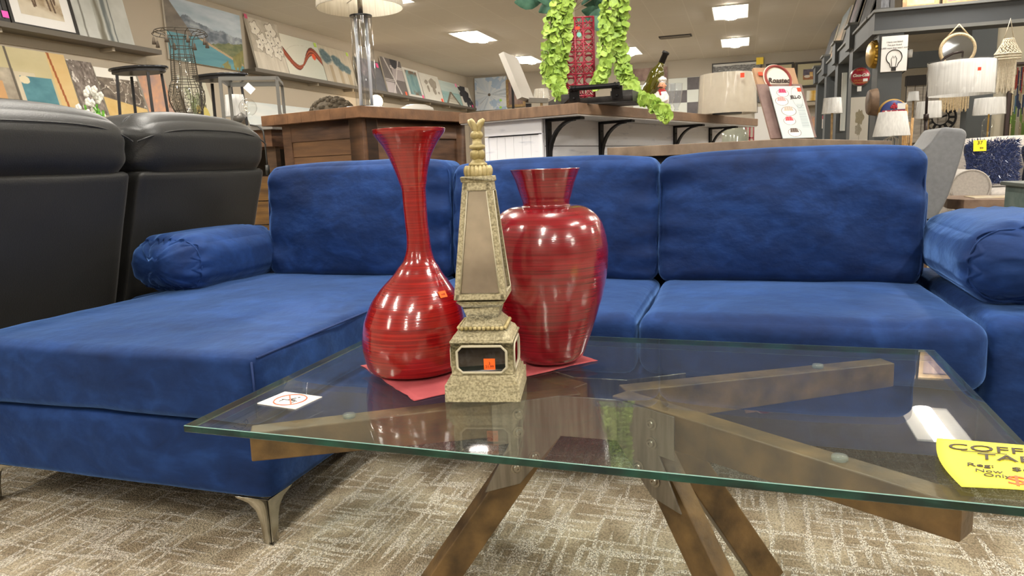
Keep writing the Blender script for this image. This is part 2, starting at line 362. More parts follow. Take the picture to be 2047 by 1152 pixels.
def bolster(x0, x1, y0, y1, z0, z1, sd, name='bolster'):
    def fn(w, q, nrm):
        cx, cz_ = (x0+x1)/2, (z0+z1)/2
        a = math.atan2(w.z-cz_, w.x-cx); e = max(0, abs(q[1])-.45)/.55
        ph = a*17+2.5*mn.noise(Vector((math.cos(a)*2, math.sin(a)*2, sd))); g = .009*e*e*math.sin(ph)
        r2 = Vector((w.x-cx, 0, w.z-cz_)); 
        if r2.length > 1e-6: w = w+r2.normalized()*g
        rd_ = max(abs(q[0]), abs(q[2])); w.y += (.012*rd_**2*math.sin(ph)*(abs(q[1]) > .9)+.012*mn.noise(Vector((w.x*7, 0, w.z*7+sd)))*e)
        w.z += .012*math.sin((w.x-x0)*9)*(q[2] > 0)
        return w
    o = sp_(cushion(x0, x1, y0, y1, z0, z1, r=.085, puff=(.01, .03, .012), n=60, wr=.006, seed=sd, fn=fn), name, smooth=True)
    pl = pipe_loop(x0+.012, x1-.012, z0+.01, z1-.004, y0+.045, .08, .003); p = sp_(pl, 'piping', smooth=True); p.parent = o
    return o
bolster(-2.10, -1.79, 1.98, 2.52, .468, .655, 11)
bolster(.535, .93, 1.98, 2.58, .482, .675, 12)
chrome = mat('brushed_steel', 'c9c5ba', .22, 1, c2='a9a498', scale=25)
dk_ = mat('blue_cord', '142f63', .8)
sp_(MB().tube([(-1.0375, 1.305, .461), (-1.034, 1.6, .464), (-1.034, 2.38, .464)], .0028, 6), 'piping', dk_, smooth=True)
sp_(MB().tube([(-1.040, 1.2895, .325), (-1.040, 1.2885, .455)], .0025, 6), 'piping', dk_, smooth=True)
def sofa_leg(x, y, sx, sy):
    prof = [(0, .115), (.098, .115), (.092, .109), (.06, .1), (.041, .084), (.032, .06), (.028, .03), (.026, 0), (0, 0)]
    mb = MB(); th = .006; n = len(prof)
    for ax in (0, 1):
        vs = []
        for k in (0, th):
            for s, z in prof: vs.append((x+sx*s, y+sy*k, z) if ax == 0 else (x+sx*k, y+sy*s, z))
        mb.add(vs, [tuple(range(n)), tuple(range(2*n-1, n-1, -1))]+[(i, (i+1) % n, n+(i+1) % n, n+i) for i in range(n)])
    sp_(mb, 'leg', chrome, bevel=.002)
sofa_leg(-1.045, 1.305, -1, 1); sofa_leg(-1.975, 1.315, 1, 1); sofa_leg(.88, 1.88, -1, 1); sofa_leg(-1.06, 2.72, -1, -1); sofa_leg(.88, 2.72, -1, -1)

# ================================================================ BLACK RECLINER LOVESEAT
lea = mat('black_leather', '232322', .47, sheen=.1, bump=.12, bscale=220, spec=.5); leam = lea
rec = thing('reclining_loveseat', 'black leather reclining loveseat seen from behind, its two tall backs beside the chaise', 'loveseat', (-2.5, 2.0, 0)); SR = Vector((-2.5, 2.0, 0))
def rp(mb, name, m=lea, **k):
    mb.v = [tuple(Vector(v)-SR) for v in mb.v]; return mb.build(name, m, rec, **k)
def lean(seed):
    def fn(w, q, nrm):
        z = w.z; w.x += (z-.92)*.30
        w.y += (w.y-1.0)*0
        if q[0] > .3: w.x += .004*mn.noise(Vector((w.y*5, z*9, seed)))
        return w
    return fn
for (y0, y1, sd) in ((1.26, 2.045, 1), (2.06, 2.80, 2)):
    b1 = rp(cushion(-2.28, -2.06, y0+.012, y1-.012, .30, .897, r=.02, puff=(.014, 0, 0), n=26, wr=.002, seed=sd, fn=lean(sd)), 'backrest', smooth=True)
    def hf(w, q, nrm, y0=y0, y1=y1, sd=sd):
        c = (y0+y1)/2; t = (w.y-c)/((y1-y0)/2)
        w.z += -.035*abs(t)**3*max(0, q[2])
        e = max(0, abs(t)-.7)/.3
        w = w+nrm*(.012*e*mn.noise(Vector((w.z*22, w.y*4, sd))))
        w.x += (w.z-.92)*.12*(1 if q[0] > 0 else .2)-.25*max(0, w.z-1.03)*(q[0] > .2)
        return w
    h1 = rp(cushion(-2.36, -2.045, y0, y1, .862, 1.115, r=.10, puff=(.012, .0, .012), n=36, wr=.003, seed=sd, fn=hf), 'headrest', smooth=True)
    pts = []
    for i in range(25):
        t = -1+2*i/24; pts.append((-2.026-.03*abs(t)**4, (y0+y1)/2+t*(y1-y0)/2*.99, 1.052-.05*abs(t)**3.2))
    s1 = rp(MB().tube(pts, .003, 6), 'seam', smooth=True); s1.parent = h1
rp(cushion(-3.05, -2.30, 1.28, 2.78, .06, .46, r=.06, puff=(0, 0, .01), n=12), 'seat', smooth=True)
for y in (1.05, 2.70): rp(cushion(-3.1, -2.33, y+.0, y+.20, .05, .60, r=.07, n=10), 'arm', smooth=True)
rp(MB().box(-3.0, -2.25, 1.3, 2.7, .0, .07), 'plinth', mat('plinth_dark', '15130f', .7))

# ================================================================ COFFEE TABLE
tab = thing('coffee_table', 'rectangular glass top coffee table on splayed weathered wood beams bolted to steel plates', 'coffee table', (-.255, 1.3, 0)); ST = Vector((-.255, 1.3, 0))
def tp(mb, name, m, parent=None, **k):
    mb.v = [tuple(Vector(v)-ST) for v in mb.v]; return mb.build(name, m, parent or tab, **k)
ZG = .45; GT = .0125
TA = R(-.4)
def tq(x, y):      # table corners sit a hair off square to the sofa
    x -= -.255; y -= 1.3; return (-.255+x*math.cos(TA)-y*math.sin(TA), 1.3+x*math.sin(TA)+y*math.cos(TA))
gl = glass_mat('table_glass', (.93, .97, .955), 1.5, haze=.012)
def edge_mat():
    m, nt, b = new_mat('glass_edge'); N = nt.nodes; L = nt.links
    b.inputs['Roughness'].default_value = .08; b.inputs['Transmission Weight'].default_value = .5; b.inputs['IOR'].default_value = 1.5
    tc = N.new('ShaderNodeTexCoord'); mp = N.new('ShaderNodeMapping'); mp.inputs['Scale'].default_value = (14, 14, 30)
    n1 = N.new('ShaderNodeTexNoise'); n1.inputs['Scale'].default_value = 1; n1.inputs['Detail'].default_value = 2
    cr_ = N.new('ShaderNodeValToRGB'); e = cr_.color_ramp.elements; e[0].position = .42; e[0].color = (*lin('042c28'), 1); e[1].position = .72; e[1].color = (*lin('12604f'), 1)
    L.new(tc.outputs['Object'], mp.inputs[0]); L.new(mp.outputs[0], n1.inputs[0]); L.new(n1.outputs[0], cr_.inputs[0]); L.new(cr_.outputs[0], b.inputs['Base Color'])
    return m
gmb = MB(); g0 = [tq(-.903, .928), tq(.397, .928), tq(.397, 1.672), tq(-.903, 1.672)]
def inset(pl, d):
    c = (sum(p[0] for p in pl)/4, sum(p[1] for p in pl)/4); return [(p[0]+math.copysign(d, c[0]-p[0]), p[1]+math.copysign(d, c[1]-p[1])) for p in pl]
lev = [(inset(g0, .0015), ZG-GT), (g0, ZG-GT+.0015), (g0, ZG-.001), (inset(g0, .0012), ZG)]
vs = [(*p, z) for pl_, z in lev for p in pl_]
fs = [(3, 2, 1, 0), (12, 13, 14, 15)]; gmb.add(vs, fs, 0)
gmb.add(vs, [(i*4+k, i*4+(k+1) % 4, i*4+4+(k+1) % 4, i*4+4+k) for i in (0, 1) for k in range(4)], 1)
gmb.add(vs, [(2*4+k, 2*4+(k+1) % 4, 3*4+(k+1) % 4, 3*4+k) for k in range(4)], 2)
tp(gmb, 'glass_top', [gl, edge_mat(), mat('glass_bevel', '7fa39a', .1, coat=.5)])['label'] = 'clear glass top with green polished edge'
def woodm(name, a, b_, st=(3, 3, 3), sc=6, rough=.5, bump=.1, con=(.3, .7)): return mat(name, a, rough, c2=b_, scale=sc, stretch=st, bump=bump, bscale=30, detail=8, contrast=con)
tw = woodm('weathered_wood', '3f2f1b', '785d38', (4, 4, 4), 5, .42)
ztop = ZG-GT-.007
arms = [((-.30, 1.312), (-.812, .985)), ((-.215, 1.312), (.283, .975)), ((-.215, 1.343), (.305, 1.638)), ((-.30, 1.343), (-.812, 1.618))]
steel = mat('brushed_plate', '8e8880', .33, .85, c2='716a62', scale=6, stretch=(14, 14, 1.2), bump=.05, bscale=40)
for a, e in arms:
    tp(MB().bar((*a, ztop-.036), (*e, ztop-.026), .046, .072, w2=.044, h2=.052), 'arm', tw, bevel=.003)
    q = Vector(e)*.72+Vector(a)*.28
    tp(MB().lathe([(.011, ztop), (.012, ztop+.004), (.0105, ZG-GT)], (q.x, q.y, 0), 20), 'bumper', glass_mat('clear_rubber', (.85, .92, .88), 1.4, .15, haze=.12), smooth=True)
def foot(a, b_, ya, yb):
    p1, p2 = P(*a, y=ya), P(*b_, y=yb); d = p2-p1; return p1, p1+d*((0-p1.z)/d.z)
legs = [((1040, 925), (886, 1148), 1.255, 1.19), ((1318, 925), (1424, 1148), 1.255, 1.19), ((1378, 925), (1531, 1148), 1.39, 1.45)]
legup = [(.54, -.84, 0), (-.54, -.84, 0), (-.54, .84, 0)]
for i, (a, b_, ya, yb) in enumerate(legs):
    p1, p2 = foot(a, b_, ya, yb); d = (p1-p2).normalized(); p0 = p1+d*((ztop-.06-p1.z)/d.z)
    tp(MB().bar(p0, p2, .060, .040, up=legup[i]), 'leg', tw, bevel=.003)
    if i == 0: l0 = (p0, p2)
mirr = lambda p: Vector((p.x, 2.66-p.y, p.z))
tp(MB().bar(mirr(l0[0]), mirr(l0[1]), .066, .040, up=(.54, .84, 0)), 'leg', tw, bevel=.003)
# folded steel plates, front and back
def plate(sg):
    fy = lambda y: 1.327+sg*(y-1.327)
    F = [(-.325, fy(1.267)), (-.213, fy(1.267))]; WL = (-.437, fy(1.190)); WR = (-.100, fy(1.194))
    zt, zb = ztop+.002, .352
    th = .004*sg; mb = MB()
    def wing(f, w, pts):
        f = Vector((*f, 0)); w = Vector((*w, 0)); d = (w-f); L_ = d.length; d.normalize(); nn = Vector((d.y, -d.x, 0)); nn = nn if nn.y*sg < 0 else -nn
        vs = [f+d*s+Vector((0, 0, z)) for s, z in pts]; vs += [v+nn*.004 for v in vs]; n = len(pts)
        mb.add(vs, [tuple(range(n)), tuple(range(2*n-1, n-1, -1))]+[(i, (i+1) % n, n+(i+1) % n, n+i) for i in range(n)])
        return f, d, nn
    wl = wing(F[0], WL, [(0, zt), (.135, zt), (.135, .352), (.105, .352), (.155, .262), (.085, .268), (0, zb)])
    wr = wing(F[1], WR, [(0, zt), (.133, zt), (.133, .352), (.10, .352), (.15, .258), (.085, .268), (0, zb)])
    mb.add([(F[0][0], F[0][1], zt), (F[1][0], F[1][1], zt), (F[1][0], F[1][1], zb), (F[0][0], F[0][1], zb)]+[(x, y-.004*sg, z) for x, y, z in ((F[0][0], F[0][1], zt), (F[1][0], F[1][1], zt), (F[1][0], F[1][1], zb), (F[0][0], F[0][1], zb))],
           [(0, 1, 2, 3), (7, 6, 5, 4), (0, 4, 5, 1), (2, 6, 7, 3)])
    o = tp(mb, 'bracket_plate', steel, bevel=.0012)
    for f, d, nn in (wl, wr):
        for s, z in ((.085, .408), (.085, .372), (.055, .318), (.092, .302)):
            c = f+d*s+nn*.004+Vector((0, 0, z)); rot = Vector((0, 0, 1)).rotation_difference(nn).to_matrix()
            bb = MB(); bb.lathe([(.0115, 0), (.0115, .002), (.0075, .0025), (.0075, .006), (.0062, .0075), (.003, .0075), (.003, .005)], (0, 0, 0), 18)
            bb.v = [tuple(rot @ Vector(v)+c) for v in bb.v]; b2 = tp(bb, 'bolt', mat('bolt_steel', '9a948a', .3, 1), smooth=True, auto=35); b2.parent = o; b2.matrix_parent_inverse = Matrix.Identity(4)
plate(1); plate(-1)

# ---------------------------------------------------------------- red napkin under the vases
rm = mat('red_paper', '9c3e44', .8, c2='b04f52', scale=12)
cor = [Vector((-.562, 1.128, 0)), Vector((-.285, 1.452, 0)), Vector((-.50, 1.635, 0)), Vector((-.782, 1.322, 0))]
rows = []
for i in range(25):
    rw = []
    for j in range(25):
        s, t = i/24, j/24; p = (cor[0]*(1-s)+cor[1]*s)*(1-t)+(cor[3]*(1-s)+cor[2]*s)*t
        e = min(s, t, 1-s, 1-t); k = .003 if e == 0 else 0
        rw.append((p.x+k*mn.noise(p*40), p.y+k*mn.noise(p*40+Vector((5, 0, 0))), ZG+.0012+.0035*max(0, mn.noise(p*9))*(1-min(1, e*5))))
    rows.append(rw)
nap = MB().quads(rows); o = nap.build('cloth_napkin', rm, smooth=True); md = o.modifiers.new('s', 'SOLIDIFY'); md.thickness = .0012; md.offset = 1
tag(o, 'crinkled red paper square lying on the glass under the vases', 'table mat'); o.name = 'paper_mat'
# ---------------------------------------------------------------- vases
def vase_mat(name, a, b_, c_):
    m, nt, b = new_mat(name); N = nt.nodes; L = nt.links
    tc = N.new('ShaderNodeTexCoord'); mp = N.new('ShaderNodeMapping'); mp.inputs['Scale'].default_value = (3, 3, 330)
    n1 = N.new('ShaderNodeTexNoise'); n1.inputs['Scale'].default_value = 1.2; n1.inputs['Detail'].default_value = 5; n1.inputs['Distortion'].default_value = .3
    cr_ = N.new('ShaderNodeValToRGB'); e = cr_.color_ramp.elements; e[0].position = .28; e[0].color = (*lin(a), 1); e[1].position = .75; e[1].color = (*lin(c_), 1)
    x = e.new(.5); x.color = (*lin(b_), 1)
    L.new(tc.outputs['Object'], mp.inputs[0]); L.new(mp.outputs[0], n1.inputs[0]); L.new(n1.outputs[0], cr_.inputs[0]); L.new(cr_.outputs[0], b.inputs['Base Color'])
    b.inputs['Roughness'].default_value = .25; b.inputs['Coat Weight'].default_value = 1; b.inputs['Coat Roughness'].default_value = .03; b.inputs['Coat IOR'].default_value = 1.6
    bp = N.new('ShaderNodeBump'); bp.inputs['Strength'].default_value = .07; bp.inputs['Distance'].default_value = .003
    L.new(n1.outputs[0], bp.inputs['Height']); L.new(bp.outputs[0], b.inputs['Coat Normal']); L.new(bp.outputs[0], b.inputs['Normal'])
    return m
def vase(name, label, base, rows, m, mouth, seg=64):
    """rows: (v, u centre, half width) from the foot up; each ring is set round the vase's own axis"""
    x, y = base; prof = []; dr = ray(900, 500); rgt = Vector((math.cos(math.atan2(-x, y)), math.sin(math.atan2(-x, y)), 0))
    for v, u, h in rows:
        z = ZV(u, v, base); dep = depth((x, y, z)); q = P(u, v, z=z) if abs(z-EYE) > .08 else None
        uu = None
        # sideways offset of the ring from the axis
        dd = ray(u, v); t = (dd.x*x+dd.y*y)/(dd.x**2+dd.y**2); pt = Vector((0, 0, EYE))+dd*t; off = (pt-Vector((x, y, pt.z))).dot(rgt)
        prof.append((h*dep/FPX, z, off*rgt.x, off*rgt.y))
    for i_ in range(1, len(prof)):
        p_ = prof[i_]; lo_ = ZG+.0062+.0022*i_
        if p_[1] < lo_: prof[i_] = (p_[0], lo_, p_[2], p_[3])
    z0 = min(p[1] for p in prof); prof[0] = (prof[0][0]*.96, ZG+.0062, prof[0][2], prof[0][3])
    pf = []      # catmull resample
    n = len(prof)
    for i in range(n-1):
        a, b_, c_, d_ = prof[max(0, i-1)], prof[i], prof[i+1], prof[min(n-1, i+2)]
        for k in range(5):
            t = k/5; pf.append(tuple(.5*((2*b_[j])+(-a[j]+c_[j])*t+(2*a[j]-5*b_[j]+4*c_[j]-d_[j])*t*t+(-a[j]+3*b_[j]-3*c_[j]+d_[j])*t**3) for j in range(4)))
    pf.append(prof[-1])
    last = pf[-1]; inner = [(p[0]-.006, p[1], p[2], p[3]) for p in reversed(pf) if p[1] > last[1]-mouth]
    prof2 = [(pf[0][0]*.6, pf[0][1], pf[0][2], pf[0][3])]+pf+inner
    t = thing(name, label, 'vase', (x, y, ZG))
    mb = MB().lathe([(p[0], p[1]-ZG, p[2], p[3]) for p in prof2], seg=seg)
    mb.build('body', m, t, smooth=True)
    return t, pf
v1rows = [(753, 830, 66), (745, 830, 80), (730, 830, 91), (702, 829, 100), (674, 829, 103.5), (647, 829, 101.5), (633, 829, 98.5), (605, 830, 89), (585, 832, 78), (572, 833, 69), (549, 835.5, 50), (535, 836.5, 41), (522, 837.5, 32), (506, 837.5, 26.5), (491, 837, 24), (470, 835.5, 23), (451, 833, 22.8), (430, 831, 23), (412, 829.5, 23.3), (390, 828, 23.6), (376, 826.5, 24.5), (362, 825, 28), (347, 823, 31.5), (325, 820.5, 38), (308, 819, 44.5), (290, 818, 54), (276, 817, 64), (266, 817, 71), (258, 817, 73)]
VM1 = vase_mat('red_lacquer_bright', '6a050a', '8e060a', 'ab1912'); VM2 = vase_mat('red_lacquer_deep', '5c0510', '7e0415', '940a1e')
vb1 = P(831, 738, z=ZG+.002); vb2 = P(1103, 722, z=ZG+.002)
V1, pf1 = vase('bottle_vase', 'tall glossy red vase with long crooked neck, round belly and orange price sticker', (vb1.x, vb1.y), v1rows, VM1, .20)
v2rows = [(737, 1101, 40), (728, 1100.5, 50), (720, 1100, 57), (704, 1100, 68), (685, 1099, 76), (660, 1098.5, 85), (636, 1097, 94), (612, 1096, 102), (596, 1096, 107.5), (580, 1095, 112), (560, 1095, 116), (540, 1094.5, 119), (524, 1094, 120.5), (508, 1094, 121), (490, 1093.5, 120.5), (472, 1093, 117.5), (458, 1093, 113.5), (444, 1093, 108), (434, 1092.5, 101.5), (426, 1092, 94), (419, 1092, 84), (414, 1092, 73), (411.5, 1092, 60), (410.5, 1092, 47.5), (400, 1091.5, 48), (392, 1091, 50.5), (376, 1090.5, 55.5), (360, 1090, 60.5), (347, 1089.5, 66), (338, 1089, 70)]
V2, pf2 = vase('urn_vase', 'broad-shouldered glossy dark red vase with short flared neck, right of the mirrored obelisk', (vb2.x, vb2.y), v2rows, VM2, .09)
orange = mat('sticker_orange', 'ff6a1c', .6); inkr = mat('sticker_ink', '8a2a10', .7); ink = mat('black_ink', '2a2624', .8)
def sticker(parent, loc, rz, w, h, txt=('19.99',), tilt=0, m=orange, inkm=None, rx=R(90), name='price_sticker'):
    e = thing(name, None, None); del_ = e; e.parent = None
    bpy.data.objects.remove(e)
    rows = MB().box(-w/2, w/2, -h/2, h/2, -.0003, .0003)
    o = rows.build(name, m, parent); o.rotation_euler = (rx, tilt, rz); o.location = loc
    for i, s in enumerate(txt): text(s, h*.34, inkm or inkr, o, (0, -h*.05-h*.3*i+h*.12*(len(txt)-1), .0005), name='print')
    return o
def on_vase(u, v, base, pf):
    best = None
    for i in range(3, len(pf)-1):
        for k in range(181):
            t = R(-170+k*1.9) if True else 0
            p = Vector((base[0]+pf[i][2]+pf[i][0]*math.cos(t), base[1]+pf[i][3]+pf[i][0]*math.sin(t), pf[i][1]))
            d = p-Vector((0, 0, EYE)); dep = d.dot(cF); uu = 1023.5+FPX*d.dot(iR)/dep; vv = 576-FPX*d.dot(iU)/dep
            er = abs(uu-u)+abs(vv-v)+(1000 if (Vector((math.cos(t), math.sin(t), 0)).dot(Vector((base[0], base[1], 0))) > 0) else 0)
            if best is None or er < best[0]: best = (er, p, t, i)
    er, p, t, i = best; dz, dr = pf[i+1][1]-pf[i-1][1], pf[i+1][0]-pf[i-1][0]
    n = Vector((math.cos(t)*dz, math.sin(t)*dz, -dr)).normalized(); return p, n
p, n = on_vase(884, 590, (vb1.x, vb1.y), pf1)
st = sticker(V1, (0, 0, 0), 0, .019, .014, ('19.99',))
xa = Vector((0, 0, 1)).cross(n).normalized(); ya = n.cross(xa); mt = Matrix((xa, ya, n)).transposed().to_4x4(); mt.translation = p+n*.0012-Vector((vb1.x, vb1.y, ZG)); st.matrix_local = mt
# ---------------------------------------------------------------- mirrored obelisk
ob_c = Vector((-.4515, 1.2176, 0)); ob_r = R(11.7)
obm = mat('antique_stone', '8d8467', .7, c2='b9af8f', scale=260, bump=.5, bscale=120, detail=6, contrast=(.38, .6)); obg = mat('antique_gilt', '9c8d5c', .42, .35, c2='cdbf92', scale=30, bump=.2, bscale=60)
antm = mat('antique_mirror', 'aaa499', .15, .9, c2='d6cfc1', scale=18, detail=6, contrast=(.3, .7)); darkm = mat('dark_mirror', '5f5c5e', .03, 1)
ob = thing('mirrored_obelisk', 'antiqued stone obelisk with mirror panels and leaf finial standing between the red vases', 'obelisk ornament', (ob_c.x, ob_c.y, ZG), ob_r)
fn_ = Vector((math.sin(ob_r), -math.cos(ob_r), 0))
def oz(v, hp):       # height above the glass and half width in metres of a square level
    hw = hp*.00091
    for _ in range(4):
        q = ob_c+fn_*hw; z = ZV(965, v, (q.x, q.y)); hw = hp*depth((q.x, q.y, z))/FPX
    return z-ZG, hw
def sq(rows, name, m, bevel=.0012, parent=ob):
    mb = MB()
    for (za, ha), (zb, hb) in zip(rows[:-1], rows[1:]): mb.prism([(-ha, -ha), (ha, -ha), (ha, ha), (-ha, ha)], za, zb, top=[(-hb, -hb), (hb, -hb), (hb, hb), (-hb, hb)])
    return mb.build(name, m, parent, bevel=bevel)
L0 = [oz(806, 76), oz(771, 76)]; L0[0] = (.0005, L0[1][1]); 
z0p = L0[1][0]; L1 = [(z0p, .0640), (z0p+.008, .0632), (z0p+.0155, .0588)]
L2 = [oz(752, 61.5), oz(682, 62)]
L3 = [oz(682, 62), oz(672, 57), oz(661, 45.5)]
L4 = [oz(661, 44), oz(651, 44), oz(641, 36), oz(635, 32)]
L5 = [oz(635, 31.5), oz(622, 36), oz(615, 37), oz(604, 50)]
pm_ = MB()
for za, ha, zb, hb in ((.0005, L0[1][1], z0p, L0[1][1]*.995), (z0p, .0640, z0p+.008, .0632), (z0p+.008, .0598, z0p+.0155, .0588)): pm_.prism([(-ha, -ha), (ha, -ha), (ha, ha), (-ha, ha)], za, zb, top=[(-hb, -hb), (hb, -hb), (hb, hb), (-hb, hb)])
pm_.build('plinth', obm, ob); sq([(z0p+.0155, .0560), (L2[1][0]-.004, .0562), (L2[1][0]-.003, .0578), (L2[1][0], .0578)], 'pedestal', obm); sq(L3+L4+L5, 'collar', obm)
PB, PT = oz(600, 51.5), oz(364, 27.5); PF = oz(590, 51)
for k in range(10):
    z, h = oz(656, 44.5); 
    for a in range(4):
        rot = Matrix.Rotation(a*math.pi/2, 3, 'Z'); c = rot @ Vector((-h+.004+(2*h-.008)*k/9, -h-.002, z))
        if k == 0 and a == 0: beads = MB()
        beads.ball(c, .0042, 8, 6)
beads.build('beading', obg, ob, smooth=True)
# pyramid: four leaning frames round mirror faces
zb, hb = PB; zt, ht = PT
core = MB().prism([(-hb*.96, -hb*.96), (hb*.96, -hb*.96), (hb*.96, hb*.96), (-hb*.96, hb*.96)], zb, zt, top=[(-ht*.93, -ht*.93), (ht*.93, -ht*.93), (ht*.93, ht*.93), (-ht*.93, ht*.93)])
core.build('mirror_panels', antm, ob)['label'] = 'smoky antiqued mirror faces'
fr = MB()
for a in range(4):
    rot = Matrix.Rotation(a*math.pi/2, 3, 'Z')
    def pt(s, t):   # s across -1..1, t up 0..1
        h = hb+(ht-hb)*t; return rot @ Vector((s*h, -h, zb+(zt-zb)*t))
    def strip(p0, p1, p2, p3, th=.004):
        n = (p1-p0).cross(p3-p0).normalized(); n = n if n.dot(rot @ Vector((0, -1, 0))) > 0 else -n
        vs = [p0, p1, p2, p3]; fr.add([v+n*.0015 for v in vs]+[v-n*th for v in vs], [(0, 1, 2, 3), (7, 6, 5, 4), (0, 4, 5, 1), (1, 5, 6, 2), (2, 6, 7, 3), (3, 7, 4, 0)])
    for sg in (-1, 1): strip(pt(sg*1, 0), pt(sg*.80, 0), pt(sg*.64, 1), pt(sg, 1))
    strip(pt(-.99, 0), pt(.99, 0), pt(.97, .055), pt(-.97, .055)); strip(pt(-.97, .93), pt(.97, .93), pt(.95, 1), pt(-.95, 1))
fr.build('frame', obm, ob, bevel=.001)
tm = MB()
for a in range(4):
    rot = Matrix.Rotation(a*math.pi/2, 3, 'Z')
    def pq(s, t): h = hb+(ht-hb)*t; return rot @ Vector((s*h, -h-.0018, zb+(zt-zb)*t))
    tm.tube([pq(-.79, .058), pq(.79, .058), pq(.65, .925), pq(-.65, .925)], .0013, 6, closed=True)
tm.build('moulding', mat('pale_gilt', 'c0b8a0', .55), ob, smooth=True)
# mirrored panel in the pedestal
(z0_, h0), (z1_, h1) = oz(747, 62), oz(690, 62)
for a in range(4):
    rot = Matrix.Rotation(a*math.pi/2, 3, 'Z'); c = h0*.17; w = h0*.80; za, zb_ = z0_+.002, z1_-.002
    oc = [(-w+c, za), (w-c, za), (w, za+c), (w, zb_-c), (w-c, zb_), (-w+c, zb_), (-w, zb_-c), (-w, za+c)]
    mb = MB(); ys = -h0-.0012
    mb.add([rot @ Vector((x, ys, z)) for x, z in oc]+[rot @ Vector((x, ys+.003, z)) for x, z in oc], [tuple(range(8))]+[(i, (i+1) % 8, 8+(i+1) % 8, 8+i) for i in range(8)])
    mb.build('mirror_inset', darkm, ob)
    rim = MB(); rim.tube([rot @ Vector((x, ys, z)) for x, z in oc], .0026, 6, closed=True); rim.build('moulding', mat('pale_gilt', 'b3aa92', .55), ob, smooth=True)
(zc0, hc0), (zc1, hc1) = oz(364, 31), oz(352, 31.5)
sq([(zc0, hc0), ((zc0+zc1)/2, hc0*1.04), (zc1, hc1)], 'cap', obm)
cz0, ch = oz(352, 29); cz1, _ = oz(330, 20)
dome = MB()
for k in range(20):
    a = 2*math.pi*k/20; hh = ch*(1.0/max(abs(math.cos(a)), abs(math.sin(a))))**.35*.92
    c = Vector((math.cos(a)*hh*.9, math.sin(a)*hh*.9, cz0+(cz1-cz0)*.45))
    dome.ball(c, .0052, 8, 8, sc=(1, 1, 2.0))
dome.lathe([(ch*.95, cz0), (ch*.95, cz0+.008), (ch*.8, (cz0+cz1)/2+.003), (ch*.55, cz1)], seg=24)
dome.build('gadrooned_dome', obg, ob, smooth=True)
fin = MB(); z = lambda v: oz(v, 5)[0]
fin.lathe([(.017, z(332)), (.017, z(327)), (.0125, z(323)), (.0095, z(317)), (.0075, z(311)), (.008, z(303)), (.0085, z(298)), (.0135, z(297)), (.0145, z(294)), (.0138, z(290)), (.009, z(288)), (.0085, z(280)), (.007, z(268)), (.006, z(262))], seg=20)
for a in range(4):
    t = R(45+90*a+20); c = Vector((math.cos(t), math.sin(t), 0))
    fin.ball(c*.0065+Vector((0, 0, z(309))), .0085, 10, 8, sc=(1, 1, 1.25)); fin.ball(c*.005+Vector((0, 0, z(270))), .0075, 10, 8, sc=(1, 1, 1.1))
    # leaf: curls outwards at its tip
    lp = [c*(.003+.0005*i+.010*(i/7)**2.2)+Vector((0, 0, z(266)+(z(239)-z(266))*i/7)) for i in range(8)]
    fin.tube(lp, [.004, .0045, .0048, .005, .0052, .0053, .0048, .003], 8)
fin.build('finial', obg, ob, smooth=True)
sticker(ob, (.014, -h0-.002, z0_+.018), 0, .0205, .0205, ('3', '21.99'))
# ---------------------------------------------------------------- price sheet and no-sitting card
yel = mat('yellow_paper', 'f7e84a', .7); redink = mat('red_marker', 'f06a3c', .7); mark = mat('black_marker', '4a4238', .8)
pc = [Vector((.268, .955, 0)), Vector((.47, .968, 0)), Vector((.49, 1.125, 0)), Vector((.281, 1.132, 0))]
sh = thing('price_sheet', 'yellow handwritten coffee table price sheet at the right end of the glass', 'price sign', (.27, .955, ZG))
rows = []
for i in range(13):
    rw = []
    for j in range(17):
        s, t = j/16, i/12; p = (pc[0]*(1-s)+pc[1]*s)*(1-t)+(pc[3]*(1-s)+pc[2]*s)*t
        rw.append((p.x-.27-.01*math.sin(math.pi*t)*(1-s), p.y-.955, .0015+.004*(1-t)**2*math.sin(math.pi*min(1, s*1.4))+.004*(1-s)**3*(1-t)**2))
    rows.append(rw)
o = MB().quads(rows).build('paper', yel, sh, smooth=True); md = o.modifiers.new('s', 'SOLIDIFY'); md.thickness = .0003; md.offset = 1
for s, x, y, size, m_, sx in (('COFFEE', .014, .143, .034, mark, 1.12), ('TABLE', .042, .110, .032, mark, 1.18), ('Reg:', .022, .078, .017, mark, 1.1), ('$659.99', .072, .074, .019, mark, 1.2), ('Now', .026, .056, .014, mark, 1.1), ('Only', .032, .043, .014, mark, 1.1), ('$499', .052, .033, .042, redink, 1.05)):
    text(s, size, m_, sh, (x, y, .0062 if y < .07 else .0045 if y < .12 else .0032), (R(-1.5), 0, 0), shear=.22, align='LEFT', sx=sx)
MB().box(.03, .085, .1265, .1285, .0036, .004).build('underline', mark, sh)
cd = thing('warning_card', 'small white no-sitting card with a red crossed circle lying on the glass, left end', 'warning sign', (-.797, 1.085, ZG), R(-8))
MB().box(-.047, .045, -.036, .036, .0005, .002).build('card', mat('card_white', 'eee6dc', .6), cd)
ringm = mat('sign_red', 'd9694f', .6)
rg = MB().tube([(.030*math.cos(2*math.pi*i/28), .030*math.sin(2*math.pi*i/28), .0022) for i in range(28)], .0014, 5, closed=True); rg.bar((-.021, .021, .0022), (.021, -.021, .0022), .003, .001); rg.build('crossed_circle', ringm, cd)
